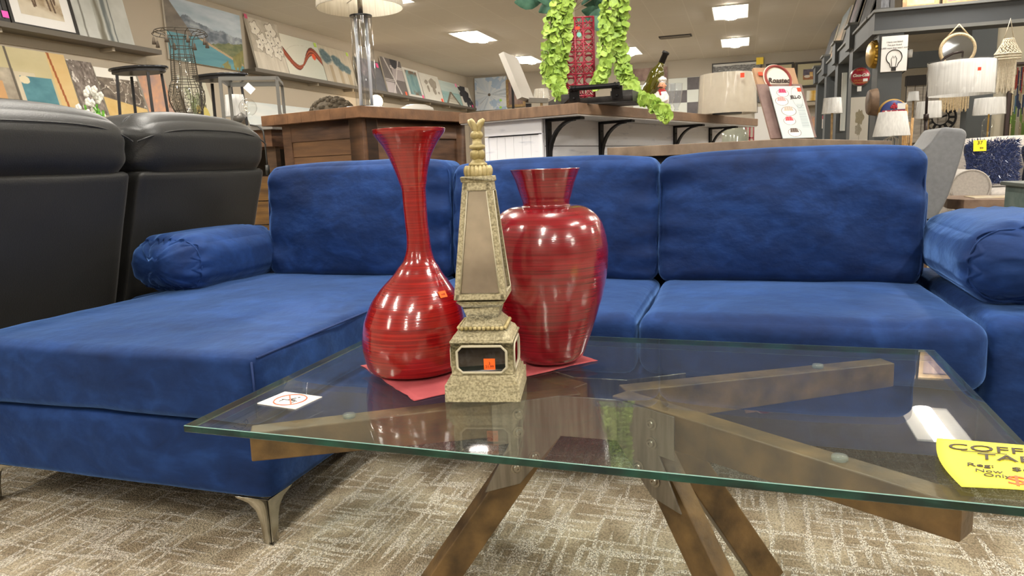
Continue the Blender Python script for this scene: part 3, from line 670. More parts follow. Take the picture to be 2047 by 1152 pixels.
fg = MB().bar((-.018, -.002, .0022), (.018, -.002, .0022), .002, .0006); fg.bar((-.014, -.002, .0022), (-.014, -.014, .0022), .002, .0006); fg.bar((.014, -.002, .0022), (.014, -.014, .0022), .002, .0006); fg.bar((-.004, .0, .0022), (.004, .012, .0022), .003, .0006); fg.bar((-.004, .0, .0022), (.010, .003, .0022), .003, .0006); fg.ball((.006, .017, .0022), .003, 8, 4, sc=(1, 1, .1)); fg.build('figure', ink, cd)
# ================================================================ PICTURES
def vn(x, y, seed=0):
    """smooth value noise on arrays"""
    rs = np.random.RandomState(seed); T = rs.rand(64, 64)
    xi = np.floor(x).astype(int); yi = np.floor(y).astype(int); fx = x-xi; fy = y-yi
    fx = fx*fx*(3-2*fx); fy = fy*fy*(3-2*fy); a = T[xi % 64, yi % 64]; b = T[(xi+1) % 64, yi % 64]; c = T[xi % 64, (yi+1) % 64]; d = T[(xi+1) % 64, (yi+1) % 64]
    return (a*(1-fx)+b*fx)*(1-fy)+(c*(1-fx)+d*fx)*fy
def fb(x, y, seed=0, o=4):
    r = 0; a = .5
    for i in range(o): r = r+a*vn(x*2**i, y*2**i, seed+i); a *= .5
    return r/.94
def C(h): return np.array([int(h[i:i+2], 16)/255 for i in (0, 2, 4)])
def lerp(a, b, t): t = np.clip(t, 0, 1)[..., None]; return a*(1-t)+b*t
def cv(u, h): return np.broadcast_to(C(h), (*u.shape, 3)).copy()
def blob(u, v, cu, cv_, r, asp=1): return np.sqrt(((u-cu))**2+((v-cv_)*asp)**2)/r
def paint_face(w, h, fn, m, parent, loc, n=90, name='picture'):
    nu = n; nv = max(8, int(n*h/w)) if h < 1.6*w else int(n*1.5)
    u, v = np.meshgrid(np.linspace(0, 1, nu), np.linspace(0, 1, nv)); col = np.clip(fn(u, v), 0, 1); col = np.where(col <= .04045, col/12.92, ((col+.055)/1.055)**2.4)
    vs = np.stack([(u-.5)*w, np.zeros_like(u), v*h], -1).reshape(-1, 3)
    idx = np.arange(nu*nv).reshape(nv, nu); fs = np.stack([idx[:-1, :-1], idx[:-1, 1:], idx[1:, 1:], idx[1:, :-1]], -1).reshape(-1, 4)
    me = bpy.data.meshes.new(name); me.from_pydata(vs.tolist(), [], fs.tolist())
    ca = me.color_attributes.new('paint', 'FLOAT_COLOR', 'POINT'); ca.data.foreach_set('color', np.concatenate([col.reshape(-1, 3), np.ones((nu*nv, 1))], 1).ravel()); me.materials.append(m)
    o = bpy.data.objects.new(name, me); COL.objects.link(o); o.parent = parent; o.location = loc; return o
PM = attr_mat('painted_canvas', .7); PG = attr_mat('print_under_glass', .35)
edgem = mat('canvas_edge', 'd8d2c6', .8)
def picture(label, p, w, h, fn, rz=0, tilt=0, matc='e9e6e2', frame=None, fw=.03, mat_w=0, th=.03, group=None, cat='picture', name='canvas_painting', n=90, tags=(), body=None, hanging=False):
    """p: bottom centre of the front; tilt leans the top backwards"""
    p = Vector(p); p.z += th*math.sin(tilt)+.0005
    t = thing(name, label, cat, p, rz, group, rx=-tilt)
    MB().box(-w/2, w/2, .002, th, 0, h).build('canvas' if not frame else 'backing', body or edgem, t)
    pw, ph, off = w, h, 0
    if frame:
        f = MB()
        for a in ((-w/2, w/2, 0, fw), (-w/2, w/2, h-fw, h), (-w/2, -w/2+fw, fw, h-fw), (w/2-fw, w/2, fw, h-fw)): f.box(a[0], a[1], -.012, th, a[2], a[3])
        f.build('frame', frame, t); pw, ph, off = w-2*fw, h-2*fw, fw
        if mat_w:
            MB().box(-pw/2, pw/2, -.001, .002, off, off+ph).build('mat_board', mat('mat_board_'+matc, matc, .8), t)
            pw -= 2*mat_w; ph -= 2*mat_w; off += mat_w
    paint_face(pw, ph, fn, PM if not mat_w else PG, t, (0, -.0025, off), n)
    for (tu, tv, s, cname) in tags:
        MB().box(-s/2, s/2, -.002, 0, -s/2, s/2).build('price_tag', mat('tag_'+cname, cname, .6), t, loc=((tu-.5)*w, -.006 if not frame else -.014, tv*h))
    return t
def yof(u, z, x=-7.32):
    """distance along the left wall at which the photo column u is reached at height z"""
    lo, hi = 4.0, 21.0
    for _ in range(40):
        m = (lo+hi)/2; d = Vector((x, m, z))-Vector((0, 0, EYE)); uu = 1023.5+FPX*d.dot(iR)/d.dot(cF)
        if uu < u: lo = m
        else: hi = m
    return m
# --- picture contents
def f_stripes(u, v):
    c = lerp(C('cfd0ca'), C('a9aaa2'), fb(u*5, v*4, 1)); s = fb(u*26, v*3, 3)
    for a, b_, col in ((.12, .16, '8d8b80'), (.36, .50, '8c8775'), (.52, .62, '7d8482'), (.66, .69, '6f7472')):
        k = np.clip(1-np.abs((u-(a+b_)/2+.02*(fb(v*6, u*0, 9)-.5))/((b_-a)/2)), 0, 1); c = lerp(c, C(col)*.85, k*2.4*s+.15*(k > 0))
    return c
def f_horse(u, v):
    c = lerp(C('c9bda6'), C('e3d9c6'), fb(u*4, v*4, 2)); c = lerp(c, C('8d7456'), np.clip(1.6-np.abs(v-.33+.3*(u-.5))*9, 0, 1)*fb(u*12, v*16, 4)*.9)
    c = lerp(c, C('6d5a45'), ((u < .35) & (v > .45))*fb(u*9, v*9, 5)*1.0)
    def el(cu, cv_, a, b_): return (((u-cu)/a)**2+((v-cv_)/b_)**2 < 1)
    body = el(.52, .60, .26, .12) | el(.33, .66, .12, .13) | el(.72, .62, .12, .13)
    for x0, x1, b0 in ((.30, .36, .18), (.40, .39, .20), (.66, .72, .16), (.76, .82, .14)):
        xx = x0+(x1-x0)*(0.6-v)/.45; body |= (np.abs(u-xx) < .022+.02*(v > .4)) & (v > b0) & (v < .6)
    body |= el(.24, .86, .07, .16) | el(.17, .93, .08, .05); tail = el(.86, .48, .035, .19)
    return lerp(c, C('5a4636'), (body | tail)*(.75+.3*fb(u*14, v*14, 8)))
def f_lake(u, v):
    c = lerp(C('8fa0ac'), C('c3cad0'), fb(u*4, v*9, 1)*1.2-.1)
    ridge = .62+.16*fb(u*7, u*0+3, 2)+.10*np.exp(-((u-.25)/.10)**2)-.10*u; m = v < ridge
    c = np.where(m[..., None], lerp(C('59626c'), C('a7adb2'), fb(u*16, v*16, 4)*1.8-.5), c)
    left = v < (1.05-1.9*u); c = np.where(left[..., None], lerp(C('5c554d'), C('8b8174'), fb(u*10-v*4, v*10, 5)), c)
    fr = v < (.36+.24*(u-.55)+.05*fb(u*20, v*0, 6)); fr = fr & (u > .42); c = np.where(fr[..., None], lerp(C('4f5b3c'), C('8b8b62'), fb(u*18, v*26, 7)), c)
    lk = (v < .44-.55*np.clip(u-.38, 0, 1)) ; c = np.where(lk[..., None], lerp(C('4a808c'), C('6c9ea8'), fb(u*3, v*14, 8)), c)
    sh = np.abs(v-(.44-.55*np.clip(u-.38, 0, 1))) < .02; c = np.where((sh & (u > .4))[..., None], C('b59c78'), c)
    tr = (v < .34*(u-.62)*3) & (fb(u*40, v*6, 9) > .42); return np.where(tr[..., None], lerp(C('6f6b3c'), C('a09a5e'), fb(u*30, v*10, 3)), c)
def f_flowers(u, v):
    c = lerp(C('b9ae9c'), C('dcd4c4'), fb(u*18, v*3, 1)); c = lerp(c, C('8e8371'), (v > .35)*fb(u*7, v*7, 5)*.9)
    rs = np.random.RandomState(3)
    for cu, cv_, r in [(.22, .80, .13), (.72, .82, .15), (.38, .60, .13), (.65, .58, .13), (.88, .62, .12), (.50, .44, .12), (.78, .42, .13), (.25, .50, .10), (.60, .73, .08), (.9, .45, .08)]:
        an = np.arctan2(v-cv_, u-cu); d = blob(u, v, cu, cv_, r)*(1-.16*np.cos(5*an)); c = lerp(c, C('6d6356'), (np.abs(d-1.02) < .09)*.7); c = lerp(c, lerp(C('e8e2d5'), C('cdc4b3'), fb(u*30, v*30, 2)), d < 1); c = lerp(c, C('3f3830'), blob(u, v, cu, cv_, .018) < 1)
    return c
def f_swirl(u, v):
    c = lerp(C('dcd8c8'), C('c3c8bb'), u*.9); ln = np.abs(blob(u, v, .55, .2, .62)-1) < .006; c = lerp(c, C('b9b5a6'), ln*.8)
    mid = .48-.24*np.sin((u-.12)*6.6+.35)*1.0; w = .075*(.35+np.abs(np.cos(u*3.4+.1)))
    d = (v-mid)/w; k = np.abs(d) < 1; c = np.where(k[..., None], lerp(C('6e2416'), C('c86a40'), (np.sin(d*7+u*9)+1)/2), c)
    e = np.abs(np.abs(d)-1) < .12; c = np.where(e[..., None], C('4c1d18'), c)
    return np.where((blob(u, v, .80, .60, .05, .6) < 1)[..., None], C('ea5a30'), c)
def f_trees(u, v):
    c = lerp(C('cfc5b2'), C('b3a893'), fb(u*20, v*2.5, 1)); c = lerp(c, C('a08a68'), ((np.abs(u-.25) < .05) | (np.abs(u-.52) < .05) | (np.abs(u-.8) < .06))*(v < .5)*.6)
    for cu, cv_, r in ((.17, .68, .19), (.10, .8, .13), (.50, .64, .17), (.62, .52, .16), (.78, .46, .15), (.42, .72, .10)): c = lerp(c, lerp(C('3a5258'), C('6f858a'), fb(u*22, v*22, 3)), np.clip(3-3*blob(u, v, cu, cv_, r)+fb(u*20, v*20, 6)-.6, 0, 1)*.95)
    return c
def f_greyflower(u, v):
    c = lerp(C('55555a'), C('7b7a7c'), fb(u*4, v*6, 2)); return lerp(c, C('c0a6ad'), (blob(u, v, .3, .75, .22, .6) < 1)*.8*fb(u*9, v*9, 3)+(np.abs(u-.6) < .02)*(v > .4)*.5)
def f_geo(u, v):
    c = lerp(C('6b6461'), C('7b736f'), fb(u*5, v*5, 2)); c = np.where(((v > .42) & (v < .75) & (u > .45))[..., None], C('b1a6a5'), c); c = np.where(((v < .32) & (u < .42))[..., None], C('bcb2b2'), c)
    for s, o in ((1.9, -.35), (1.9, -.28), (-1.7, 1.15), (-1.7, 1.24)): c = np.where((np.abs(v-(1-(s*u+o) if s > 0 else (-s*(u)-.62+o*.1)))<.022)[..., None], C('e3dcd6'), c)
    for h in (.36, .40, .76, .80): c = np.where(((np.abs(v-h) < .011) & ((u < .45) if h < .5 else (u > .4)))[..., None], C('e3dcd6'), c)
    return np.where((blob(u, v, .62, .93, .17, .9) < 1)[..., None], C('3b3a3e'), c)
def f_rust(u, v):
    c = cv(u, 'dcd8cf'); inn = (u > .14) & (u < .86) & (v > .10) & (v < .93); k = lerp(C('5e868a'), C('9db8b6'), fb(u*10, v*4, 1)); k = lerp(k, C('7a4a2c'), np.clip((fb(u*7, v*7, 3)-.42)*6, 0, 1)*np.clip(np.abs(v-.5)*4.2-.9, 0, 1)); return np.where(inn[..., None], k, c)
def f_map(u, v):
    c = lerp(C('dedad0'), C('cbc6ba'), fb(u*4, v*8, 1)); k = (blob(u, v, .30, .70, .14) < 1-.6*fb(u*8, v*8, 4)) | (blob(u, v, .32, .45, .07, .5) < 1.1-.5*fb(u*9, v*9, 7)) | (blob(u, v, .62, .66, .22) < 1.25-.8*fb(u*8, v*8, 5)) | (blob(u, v, .62, .42, .09, .5) < 1.1-.4*fb(u*9, v*9, 2)) | (blob(u, v, .83, .36, .05) < 1); return lerp(c, lerp(C('8a8072'), C('a79d8d'), fb(u*12, v*12, 9)), k*1.)
def f_pier(u, v):
    c = lerp(C('a9bbb8'), C('c9d0c6'), fb(u*2, v*12, 1)); c = np.where((v < .55)[..., None], lerp(C('7fa3a3'), C('a6c0bb'), fb(u*3, v*20, 2)), c)
    k = np.abs(u-.5) < (.56-v)*.62; c = np.where((k & (v < .56))[..., None], lerp(C('d9d2c2'), C('8b8272'), (np.sin(1/(.62-np.clip(v, 0, .56))*26) > .3)*1.), c)
    r = np.abs(np.abs(u-.5)-(.56-v)*.66) < .05; return np.where((r & (v < .58))[..., None], C('6d6455'), c)
def f_blackflower(u, v):
    c = cv(u, 'd9d5cb')
    for cu, cv_, r in ((.35, .72, .30), (.55, .42, .26), (.9, .1, .2)): an = np.arctan2(v-cv_, u-cu); c = np.where((blob(u, v, cu, cv_, r, .75)*(1.25-.5*np.abs(np.cos(3.5*an))) < 1)[..., None], C('35353a'), c)
    return c
def f_dandelion(u, v):
    an = np.arctan2(v-.47, u-.45); r = blob(u, v, .45, .47, 1); c = lerp(C('d4d6d6'), C('aebdce'), fb(an*5+9, r*1.5, 1)*1.1-.1); c = lerp(c, C('7f9dc4'), (fb(u*4, v*4, 5) > .58)*.5*(r > .2)); c = lerp(c, C('8c98a6'), (fb(an*12+9, r, 3) > .62)*.5); c = np.where((r < .045)[..., None], C('5b5247'), c)
    for cu, cv_ in ((.80, .28), (.79, .06)): c = np.where((blob(u, v, cu, cv_, .04) < 1)[..., None], C('9fd35a'), c)
    return c
def f_abstract(u, v):
    c = lerp(C('cfc29a'), C('b9ad84'), fb(u*4, v*4, 1)); c = np.where(((v < .66) & (u < .42))[..., None], lerp(C('8d8272'), C('c4b9a4'), fb(u*10, v*7, 2)*1.6-.3), c); c = np.where(((v < .62) & (u > .42) & (u < .62))[..., None], lerp(C('d8cdb4'), C('bdb096'), fb(u*6, v*6, 3)), c)
    tq_ = (u > .46) & (u < .78) & (v > .12) & (v < .56); c = np.where(tq_[..., None], lerp(C('3c6c78'), C('5f96a0'), fb(u*9, v*9, 4)), c); c = np.where((blob(u, v, .50, .50, .05, .8) < 1)[..., None], C('dccfae'), c)
    c = np.where(((u > .18) & (u < .28) & (v < .45))[..., None], C('c79a68'), c); c = np.where(((u > .80))[..., None], lerp(C('d9c08c'), C('cda86c'), fb(u*4, v*5, 5)), c)
    c = np.where((np.abs(u-(.84+.06*(.7-v))) < .012)[..., None], C('9a5426'), c); c = np.where(((v < .10) & (u > .5) & (u < .95))[..., None], C('b8683a'), c); return np.where((np.abs(u-(.40)) < .012)[..., None], C('5f574a'), c)
def f_bark(u, v):
    c = lerp(C('5c5048'), C('9b9087'), fb(u*14, v*14, 1)*1.8-.4); return np.where((fb(u*9+4, v*9, 6) > .70)[..., None], C('d5cdc4'), c)
def f_branches(u, v):
    c = lerp(C('4f453c'), C('8d8072'), fb(u*12, v*12, 1)*1.6-.3); k = np.abs(fb(u*5, v*5, 3)-.5) < .018; c = np.where(k[..., None], C('d9d0c2'), c); c = np.where((v > .80)[..., None], C('efeae0'), c); return np.where(((v < .2+.2*(1-u)))[..., None], lerp(C('caa45e'), C('e0c78c'), fb(u*6, v*6, 9)), c)
def f_orange(u, v):
    return lerp(C('d9a27c'), C('a08a88'), fb(u*3+v*2, v*7-u*4, 2)*1.5-.25)
def f_leaves(u, v):
    c = cv(u, 'c8c4b0')
    for cu, cv_, r, h in ((.3, .3, .16, '6f7a4f'), (.55, .38, .15, '8b9272'), (.42, .12, .14, 'b3a24a'), (.65, .15, .12, 'c2b360'), (.2, .6, .1, 'a9ad90')): c = np.where((blob(u, v, cu, cv_, r, .55) < 1)[..., None], C(h), c)
    return c
def f_pale(u, v): return lerp(C('dcdcd6'), C('c0c8c8'), fb(u*3, v*6, 4))
def f_quote(u, v): return cv(u, 'e8e8e4')
def f_treeline(u, v):
    c = cv(u, 'c9c9c6'); r = .78+.15*fb(u*6, u*0, 2); k = (v < r) & (v > .22); c = np.where(k[..., None], lerp(C('4a4a4a'), C('a4a4a2'), fb(u*30, v*22, 3)*1.8-.4), c); k = (v < .4) & (fb(u*34, v*2, 5) > .55); return np.where(k[..., None], C('3f3f3f'), c)
def f_coffee(u, v):
    c = lerp(C('3f3a48'), C('6b6472'), fb(u*8, v*8, 1)); c = np.where((v < .42)[..., None], lerp(C('7a4a2c'), C('a8744a'), fb(u*12, v*9, 2)), c); c = np.where((blob(u, v, .35, .32, .26, 1.9) < 1)[..., None], C('cfc6b8'), c); return np.where(((np.abs(u-.68) < .13) & (v > .3) & (v < .72))[..., None], lerp(C('d9c9a0'), C('c08a3c'), v), c)
def f_redbrown(u, v): return lerp(C('6b5450'), C('a08a80'), fb(u*8, v*3, 1)*1.6-.3)
def f_gridgrey(u, v): k = (np.floor(u*2)+np.floor(v*3)) % 2; return np.where((k > 0)[..., None], lerp(C('4e4a4c'), C('686366'), fb(u*8, v*8, 2)), C('c8cbc4'))
def f_yellow(u, v): return lerp(C('d0a03c'), C('ece6da'), np.abs(u-.5)*3-.2+.4*fb(u*5, v*5, 1))
def f_poppy(u, v):
    c = cv(u, 'd6d2c9')
    for cu, cv_, r, h in ((.50, .55, .24, 'a59c84'), (.45, .28, .18, 'b5b0a4')): an = np.arctan2(v-cv_, u-cu); c = np.where(((blob(u, v, cu, cv_, r, 1.5)*(1-.12*np.cos(7*an)) < 1))[..., None], lerp(C(h), C('7d745e'), fb(an*6+9, blob(u, v, cu, cv_, r)*3, 2)*.8), c)
    k = (np.abs(u-.5) < .012) & (v < .42); return np.where(k[..., None], C('8b8472'), c)
def f_sunset(u, v): return lerp(C('8c9498'), C('b79a7c'), 1.4-v*2+.4*fb(u*4, v*8, 2))
def f_dark(u, v): return lerp(C('3a3a3e'), C('77787c'), fb(u*6, v*6, 3))
# ================================================================ LEFT WALL LEDGES
ledge_m = mat('ledge_taupe', '5f584e', .6); ledge_l = mat('ledge_light', 'a59a89', .7)
def ledge(label, y0, y1, z, m=ledge_m):
    t = thing('picture_ledge', label, 'shelf', (XL, (y0+y1)/2, z), group=None); L_ = (y1-y0)/2
    MB().box(0, .27, -L_, L_, -.045, 0).build('board', m, t); MB().box(.27, .285, -L_, L_, -.045, .012).build('lip', m, t)
    MB().box(0, .02, -L_, L_, -.16, -.045).build('rail', ledge_l, t)
    k = max(2, int(L_*2/1.1))
    for i in range(k):
        y = -L_+(i+.5)*2*L_/k; MB().box(.02, .22, y-.02, y+.02, -.09, -.045).build('bracket', ledge_l, t)
ledge('dark taupe picture ledge at top left, carrying the horse print', 3.6, 7.82, 2.50)
ledge('long taupe picture ledge high on the left wall running to the far corner', 9.72, 19.55, 2.50)
ledge('lower picture ledge on the left wall behind the black loveseat', 3.6, 16.5, 1.62, ledge_l)
black = mat('black_frame', '2e2b29', .5); gold = mat('gold_frame', '7d6240', .5, c2='a08456', scale=20); white = mat('white_frame', 'e0dfdc', .5)
def on_ledge(label, u0, u1, h, fn, z=2.502, x=-7.30, **k):
    y0, y1 = yof(u0, z, x), yof(u1, z, x); k.setdefault('tilt', math.asin(min(.9, .17/h))); gap = .006
    return picture(label, (x, (y0+y1)/2, z), y1-y0-gap, h, fn, rz=R(90), **k)
on_ledge('dark framed picture at the far left end of the top ledge', -95, 22, .95, f_dark, frame=black, fw=.05, tags=((.93, .1, .07, 'ff5fc8'),), name='framed_print')
on_ledge('framed sepia horse print with wide white mat on the top left ledge', 24, 160, .86, f_horse, frame=black, fw=.035, mat_w=.11, name='framed_print', n=150)
on_ledge('pale grey canvas with rough vertical stripes at the end of the top left ledge', 161, 271, .86, f_stripes, n=130)
y0, y1 = 8.22, 9.78
picture('large mountain and turquoise lake canvas hung high on the left wall', (-7.46, (y0+y1)/2, 2.47), y1-y0, .84, f_lake, rz=R(90), th=.03, name='canvas_painting', n=170, cat='picture')
on_ledge('canvas of white blossoms on beige with pink tag, first on the long ledge', 517, 579, .84, f_flowers, n=120, tags=((.02, 1.0, .07, 'd05a7a'),))
on_ledge('canvas with a red ribbon swirl on cream', 580, 655, .72, f_swirl, n=130, tags=((.93, .93, .08, 'b9d85a'),))
on_ledge('canvas of dark teal trees with long pale trunks', 656, 716, .70, f_trees, tags=((.93, .93, .07, 'b9d85a'),), n=110)
on_ledge('dark grey canvas with a pale pink blossom seen past the glass lamp', 726, 775, .66, f_greyflower, tags=((.88, .88, .10, 'ff5f9a'),))
on_ledge('grey geometric canvas with white diagonal lines', 777, 817, .80, f_geo, tags=((.9, .07, .09, 'ff6a3a'),))
on_ledge('white canvas with teal and rust texture patch', 819, 850, .70, f_rust, tags=((.9, .07, .09, 'ff5f9a'),))
on_ledge('off-white canvas with a faded brown world map', 851, 889, .68, f_map, tags=((.9, .07, .11, 'ff5a3a'),))
on_ledge('canvas of a wooden pier running out to pale sea', 890, 926, .62, f_pier, tags=((.93, .93, .10, 'ff8fc0'),))
on_ledge('white canvas with black flower silhouettes at the corner of the room', 927, 949, .60, f_blackflower, tags=((.85, .07, .1, 'ff5f9a'),))
# lower ledge row
kw = dict(z=1.622, x=-7.30)
on_ledge('large abstract canvas in ochre and grey with a teal square, lower left', -40, 166, .70, f_abstract, n=170, **kw)
on_ledge('dark brown bark-textured canvas behind the white flowers', 168, 218, .66, f_bark, **kw)
on_ledge('canvas of tangled white branches over brown and ochre', 220, 301, .62, f_branches, n=120, **kw)
on_ledge('orange and mauve brushed canvas behind the wire urn', 303, 356, .66, f_orange, **kw)
on_ledge('cream canvas with olive leaves right of the wire urn', 384, 437, .66, f_leaves, **kw)
on_ledge('pale blank-looking canvas behind the grey metal side table', 500, 575, .42, f_pale, **kw)
on_ledge('pale blue white canvas left of the wicker ball', 577, 642, .42, f_pale, **kw)
# ================================================================ FAR WALL
FG = 'pictures on the far wall'
def far(label, u0, u1, v0, v1, fn, **k):
    a, b_ = P(u0, v1, y=YF-.05), P(u1, v0, y=YF-.05); return picture(label, ((a.x+b_.x)/2, YF-.05, a.z), b_.x-a.x, b_.z-a.z, fn, **k)
far('pale blue and white dandelion canvas in the far left corner', 951, 1012, 152, 222, f_dandelion, n=110)
far('sepia print in a gold frame on the far wall, left of the leaning white panel', 1013, 1049, 157, 215, f_redbrown, frame=gold, fw=.07, name='framed_print')
far('red-brown textured canvas on the far wall behind the wine bottle', 1266, 1334, 133, 163, f_redbrown)
far('dark and pale checked wall panel on the far wall beside the glasses', 1336, 1412, 152, 232, f_gridgrey)
far('dark and pale checked panel on the far wall left of the wine bottle', 1266, 1333, 166, 232, f_gridgrey)
far('wide black and white tree line picture on the far wall', 1423, 1523, 120, 158, f_treeline, n=150, tags=((.96, .95, .17, 'f0d040'),), frame=black, fw=.03)
sage = mat('sage_frame', '3a352f', .5)
far('framed coffee print above the tin sign, left of two', 1530, 1587, 124, 178, f_coffee, frame=sage, fw=.05, mat_w=.13, matc='b3ab8c', name='framed_print')
far('framed coffee print beside the dark shelving, right of two', 1589, 1646, 121, 176, f_coffee, frame=sage, fw=.05, mat_w=.13, matc='b3ab8c', name='framed_print')
far('small yellow print on the far wall under the coffee pictures', 1612, 1640, 180, 202, f_yellow)
far('small dark landscape print left of the tin sign', 1505, 1532, 178, 205, f_dark)
far('pale print low on the far wall right of the tin sign', 1622, 1642, 232, 262, f_orange)
q0, q1 = P(1500, 210, y=YF-.1), P(1650, 205, y=YF-.1)
t = tag(MB().box(q0.x, q1.x, YF-.25, YF, q0.z-.1, q0.z-.02).build('wall_ledge', ledge_l), 'thin pale ledge on the far wall under the small prints', 'shelf')

# ================================================================ CONSOLE BEHIND THE LOVESEAT AND WHAT STANDS ON IT
wood_dk = woodm('rustic_dark_wood', '4a3626', '75583f', (1, 1, 8), 5, .55); wood_br = woodm('walnut_brown', '5d4130', '8a6347', (1.2, 1.2, 7), 4, .5)
cons = thing('console_table', 'long console with grey top behind the black loveseat', 'console table', (-3.8, 4.0, 0)); zc = ZV(520, 249, (-2.75, 3.72))
MB().box(-2.2, 1.12, -.28, .30, zc-.03, zc).build('top', mat('grey_laminate', '8f8c86', .45), cons)
MB().box(-2.15, 1.08, -.24, .27, zc-.13, zc-.03).build('apron', wood_br, cons)
MB().box(-2.15, 1.08, -.20, .27, .12, .16).build('shelf', wood_dk, cons)
MB().box(-2.15, 1.08, .25, .27, .16, zc-.13).build('back_panel', mat('dark_back', '2b2420', .8), cons)
for x in (-2.1, 1.0):
    for y in (-.2, .22): MB().box(x, x+.07, y-.0, y+.045, 0, zc-.13).build('leg', wood_dk, cons)
pl_ = P(525, 400, y=3.3)
t = thing('wood_pallet_stand', 'rough plank end panel standing between the black loveseat and the sofa back', 'plank stand', (-2.36, 3.05, 0), R(10))
for i in range(7): MB().box(-.16, .10, 0, .02, .12*i+.02, .12*i+.135).build('plank', woodm('rough_plank', '6b4f33', 'a5793f', (1, 1, 9), 4, .7), t)
MB().box(-.16, -.12, .02, .05, 0, .86).build('post', wood_dk, t); MB().box(.06, .10, .02, .05, 0, .86).build('post', wood_dk, t)
cord = [P(u, v, y=3.712) for u, v in ((500, 250), (515, 252), (526, 262), (530, 290), (533, 318), (535, 340))]
o = MB().tube(cord, .005, 6); o.tube([cord[-1]+Vector((0, 0, .03)), cord[-1]-Vector((0, 0, .03))], .013, 8)
tag(o.build('power_cord', mat('cord_black', '3a3a38', .5), smooth=True), 'thin dark lamp cord with switch hanging off the grey console edge', 'cord')
wire = mat('dark_wire', '4a443a', .45, .6); metal_bk = mat('black_metal', '2c2b2d', .4, .3)
# wire urn
def stand(u, v, z): return P(u, v, z=z)
ub = Vector((-3.32, 3.9, zc)); ub = P(378, 232, y=3.95); ub.z = zc
urn = thing('wire_urn', 'tall openwork wire urn with tassels on its flared rim, behind the loveseat', 'urn', ub); dpt = depth(ub)
def uz(v): return ZV(375, v, ub)-zc
def ur(px_): return px_*dpt/FPX
prof = [(ur(24), 0), (ur(22), uz(228)), (ur(26), uz(222)), (ur(33), uz(205)), (ur(34), uz(190)), (ur(30), uz(172)), (ur(25), uz(161)), (ur(24), uz(140)), (ur(22), uz(112)), (ur(20), uz(95)), (ur(22), uz(80)), (ur(30), uz(68)), (ur(46), uz(64)), (ur(50), uz(70))]
m_ = MB()
for k in range(12):
    t_ = 2*math.pi*k/12; m_.tube([(r_*math.cos(t_), r_*math.sin(t_), z_) for r_, z_ in prof], .0022, 5)
for r_, z_ in [prof[1], prof[2], prof[5], prof[6], prof[8], prof[9], prof[12], prof[13]]+[(ur(24.5-.15*i), prof[6][1]+(prof[8][1]-prof[6][1])*i/12) for i in range(1, 12)]: m_.tube([(r_*math.cos(2*math.pi*i/28), r_*math.sin(2*math.pi*i/28), z_) for i in range(28)], .0012 if (r_, z_) not in prof else .0026, 4, closed=True)
m_.build('wire_frame', wire, urn, smooth=True)
bc = MB()
for k in range(12):
    t_ = 2*math.pi*(k+.5)/12
    for cz_, rr in ((uz(197), .018), (uz(212), .011), (uz(184), .011)):
        c = Vector((ur(33)*math.cos(t_), ur(33)*math.sin(t_), cz_)); tang = Vector((-math.sin(t_), math.cos(t_), 0)); bc.tube([c+tang*rr*math.cos(a)+Vector((0, 0, rr*math.sin(a))) for a in np.linspace(0, 6.28, 13)[:-1]], .0015, 4, closed=True)
bc.build('scrollwork', wire, urn, smooth=True)
for k in range(8):
    t_ = 2*math.pi*k/8+.2; c = Vector((ur(49)*math.cos(t_), ur(49)*math.sin(t_), uz(72)))
    MB().lathe([(.001, 0), (.001, -.02), (.006, -.024), (.013, -.065)], (c.x, c.y, c.z), 8).build('tassel', mat('tassel_brown', '5d5246', .8), urn, smooth=True)
MB().lathe([(ur(21), uz(226)), (ur(25), uz(220)), (ur(31), uz(205)), (ur(32), uz(190)), (ur(28), uz(172)), (ur(23), uz(161)), (ur(22), uz(112))], seg=24, cap=False).build('glass_liner', glass_mat('clear_glass', (.97, .97, .96)), urn, smooth=True)
# black scalloped-top tables behind
def scallop_table(label, u, v, yy, w_px, rz=0):
    c = P(u, v, y=yy); dd = depth(c); w = w_px*dd/FPX; h = c.z-zc if yy < 4.35 else c.z
    t = thing('scalloped_table', label, 'side table', (c.x, c.y, c.z-h), rz, 'black scalloped-top tables behind the loveseat')
    pts = []
    for i in range(60):
        a = 2*math.pi*i/60; r_ = w/2*(1+.06*abs(math.cos(2.5*a))); pts.append((r_*math.cos(a), r_*math.sin(a)*.55))
    MB().prism(pts, h-.018, h).build('top', mat('smoked_top', '3b3d42', .12, .5), t, bevel=.004)
    MB().prism([(x*.9, y*.9) for x, y in pts], h-.042, h-.018).build('apron', metal_bk, t)
    for sx in (-1, 1):
        for sy in (-1, 1): MB().bar((sx*w*.30, sy*w*.14, h-.05), (sx*w*.42, sy*w*.22, 0), .02, .02).build('leg', metal_bk, t)
    return t
scallop_table('black scalloped-top table left of the wire urn', 277, 136, 4.9, 128)
scallop_table('black scalloped-top table half hidden behind the wire urn, right of it', 440, 150, 4.95, 118)
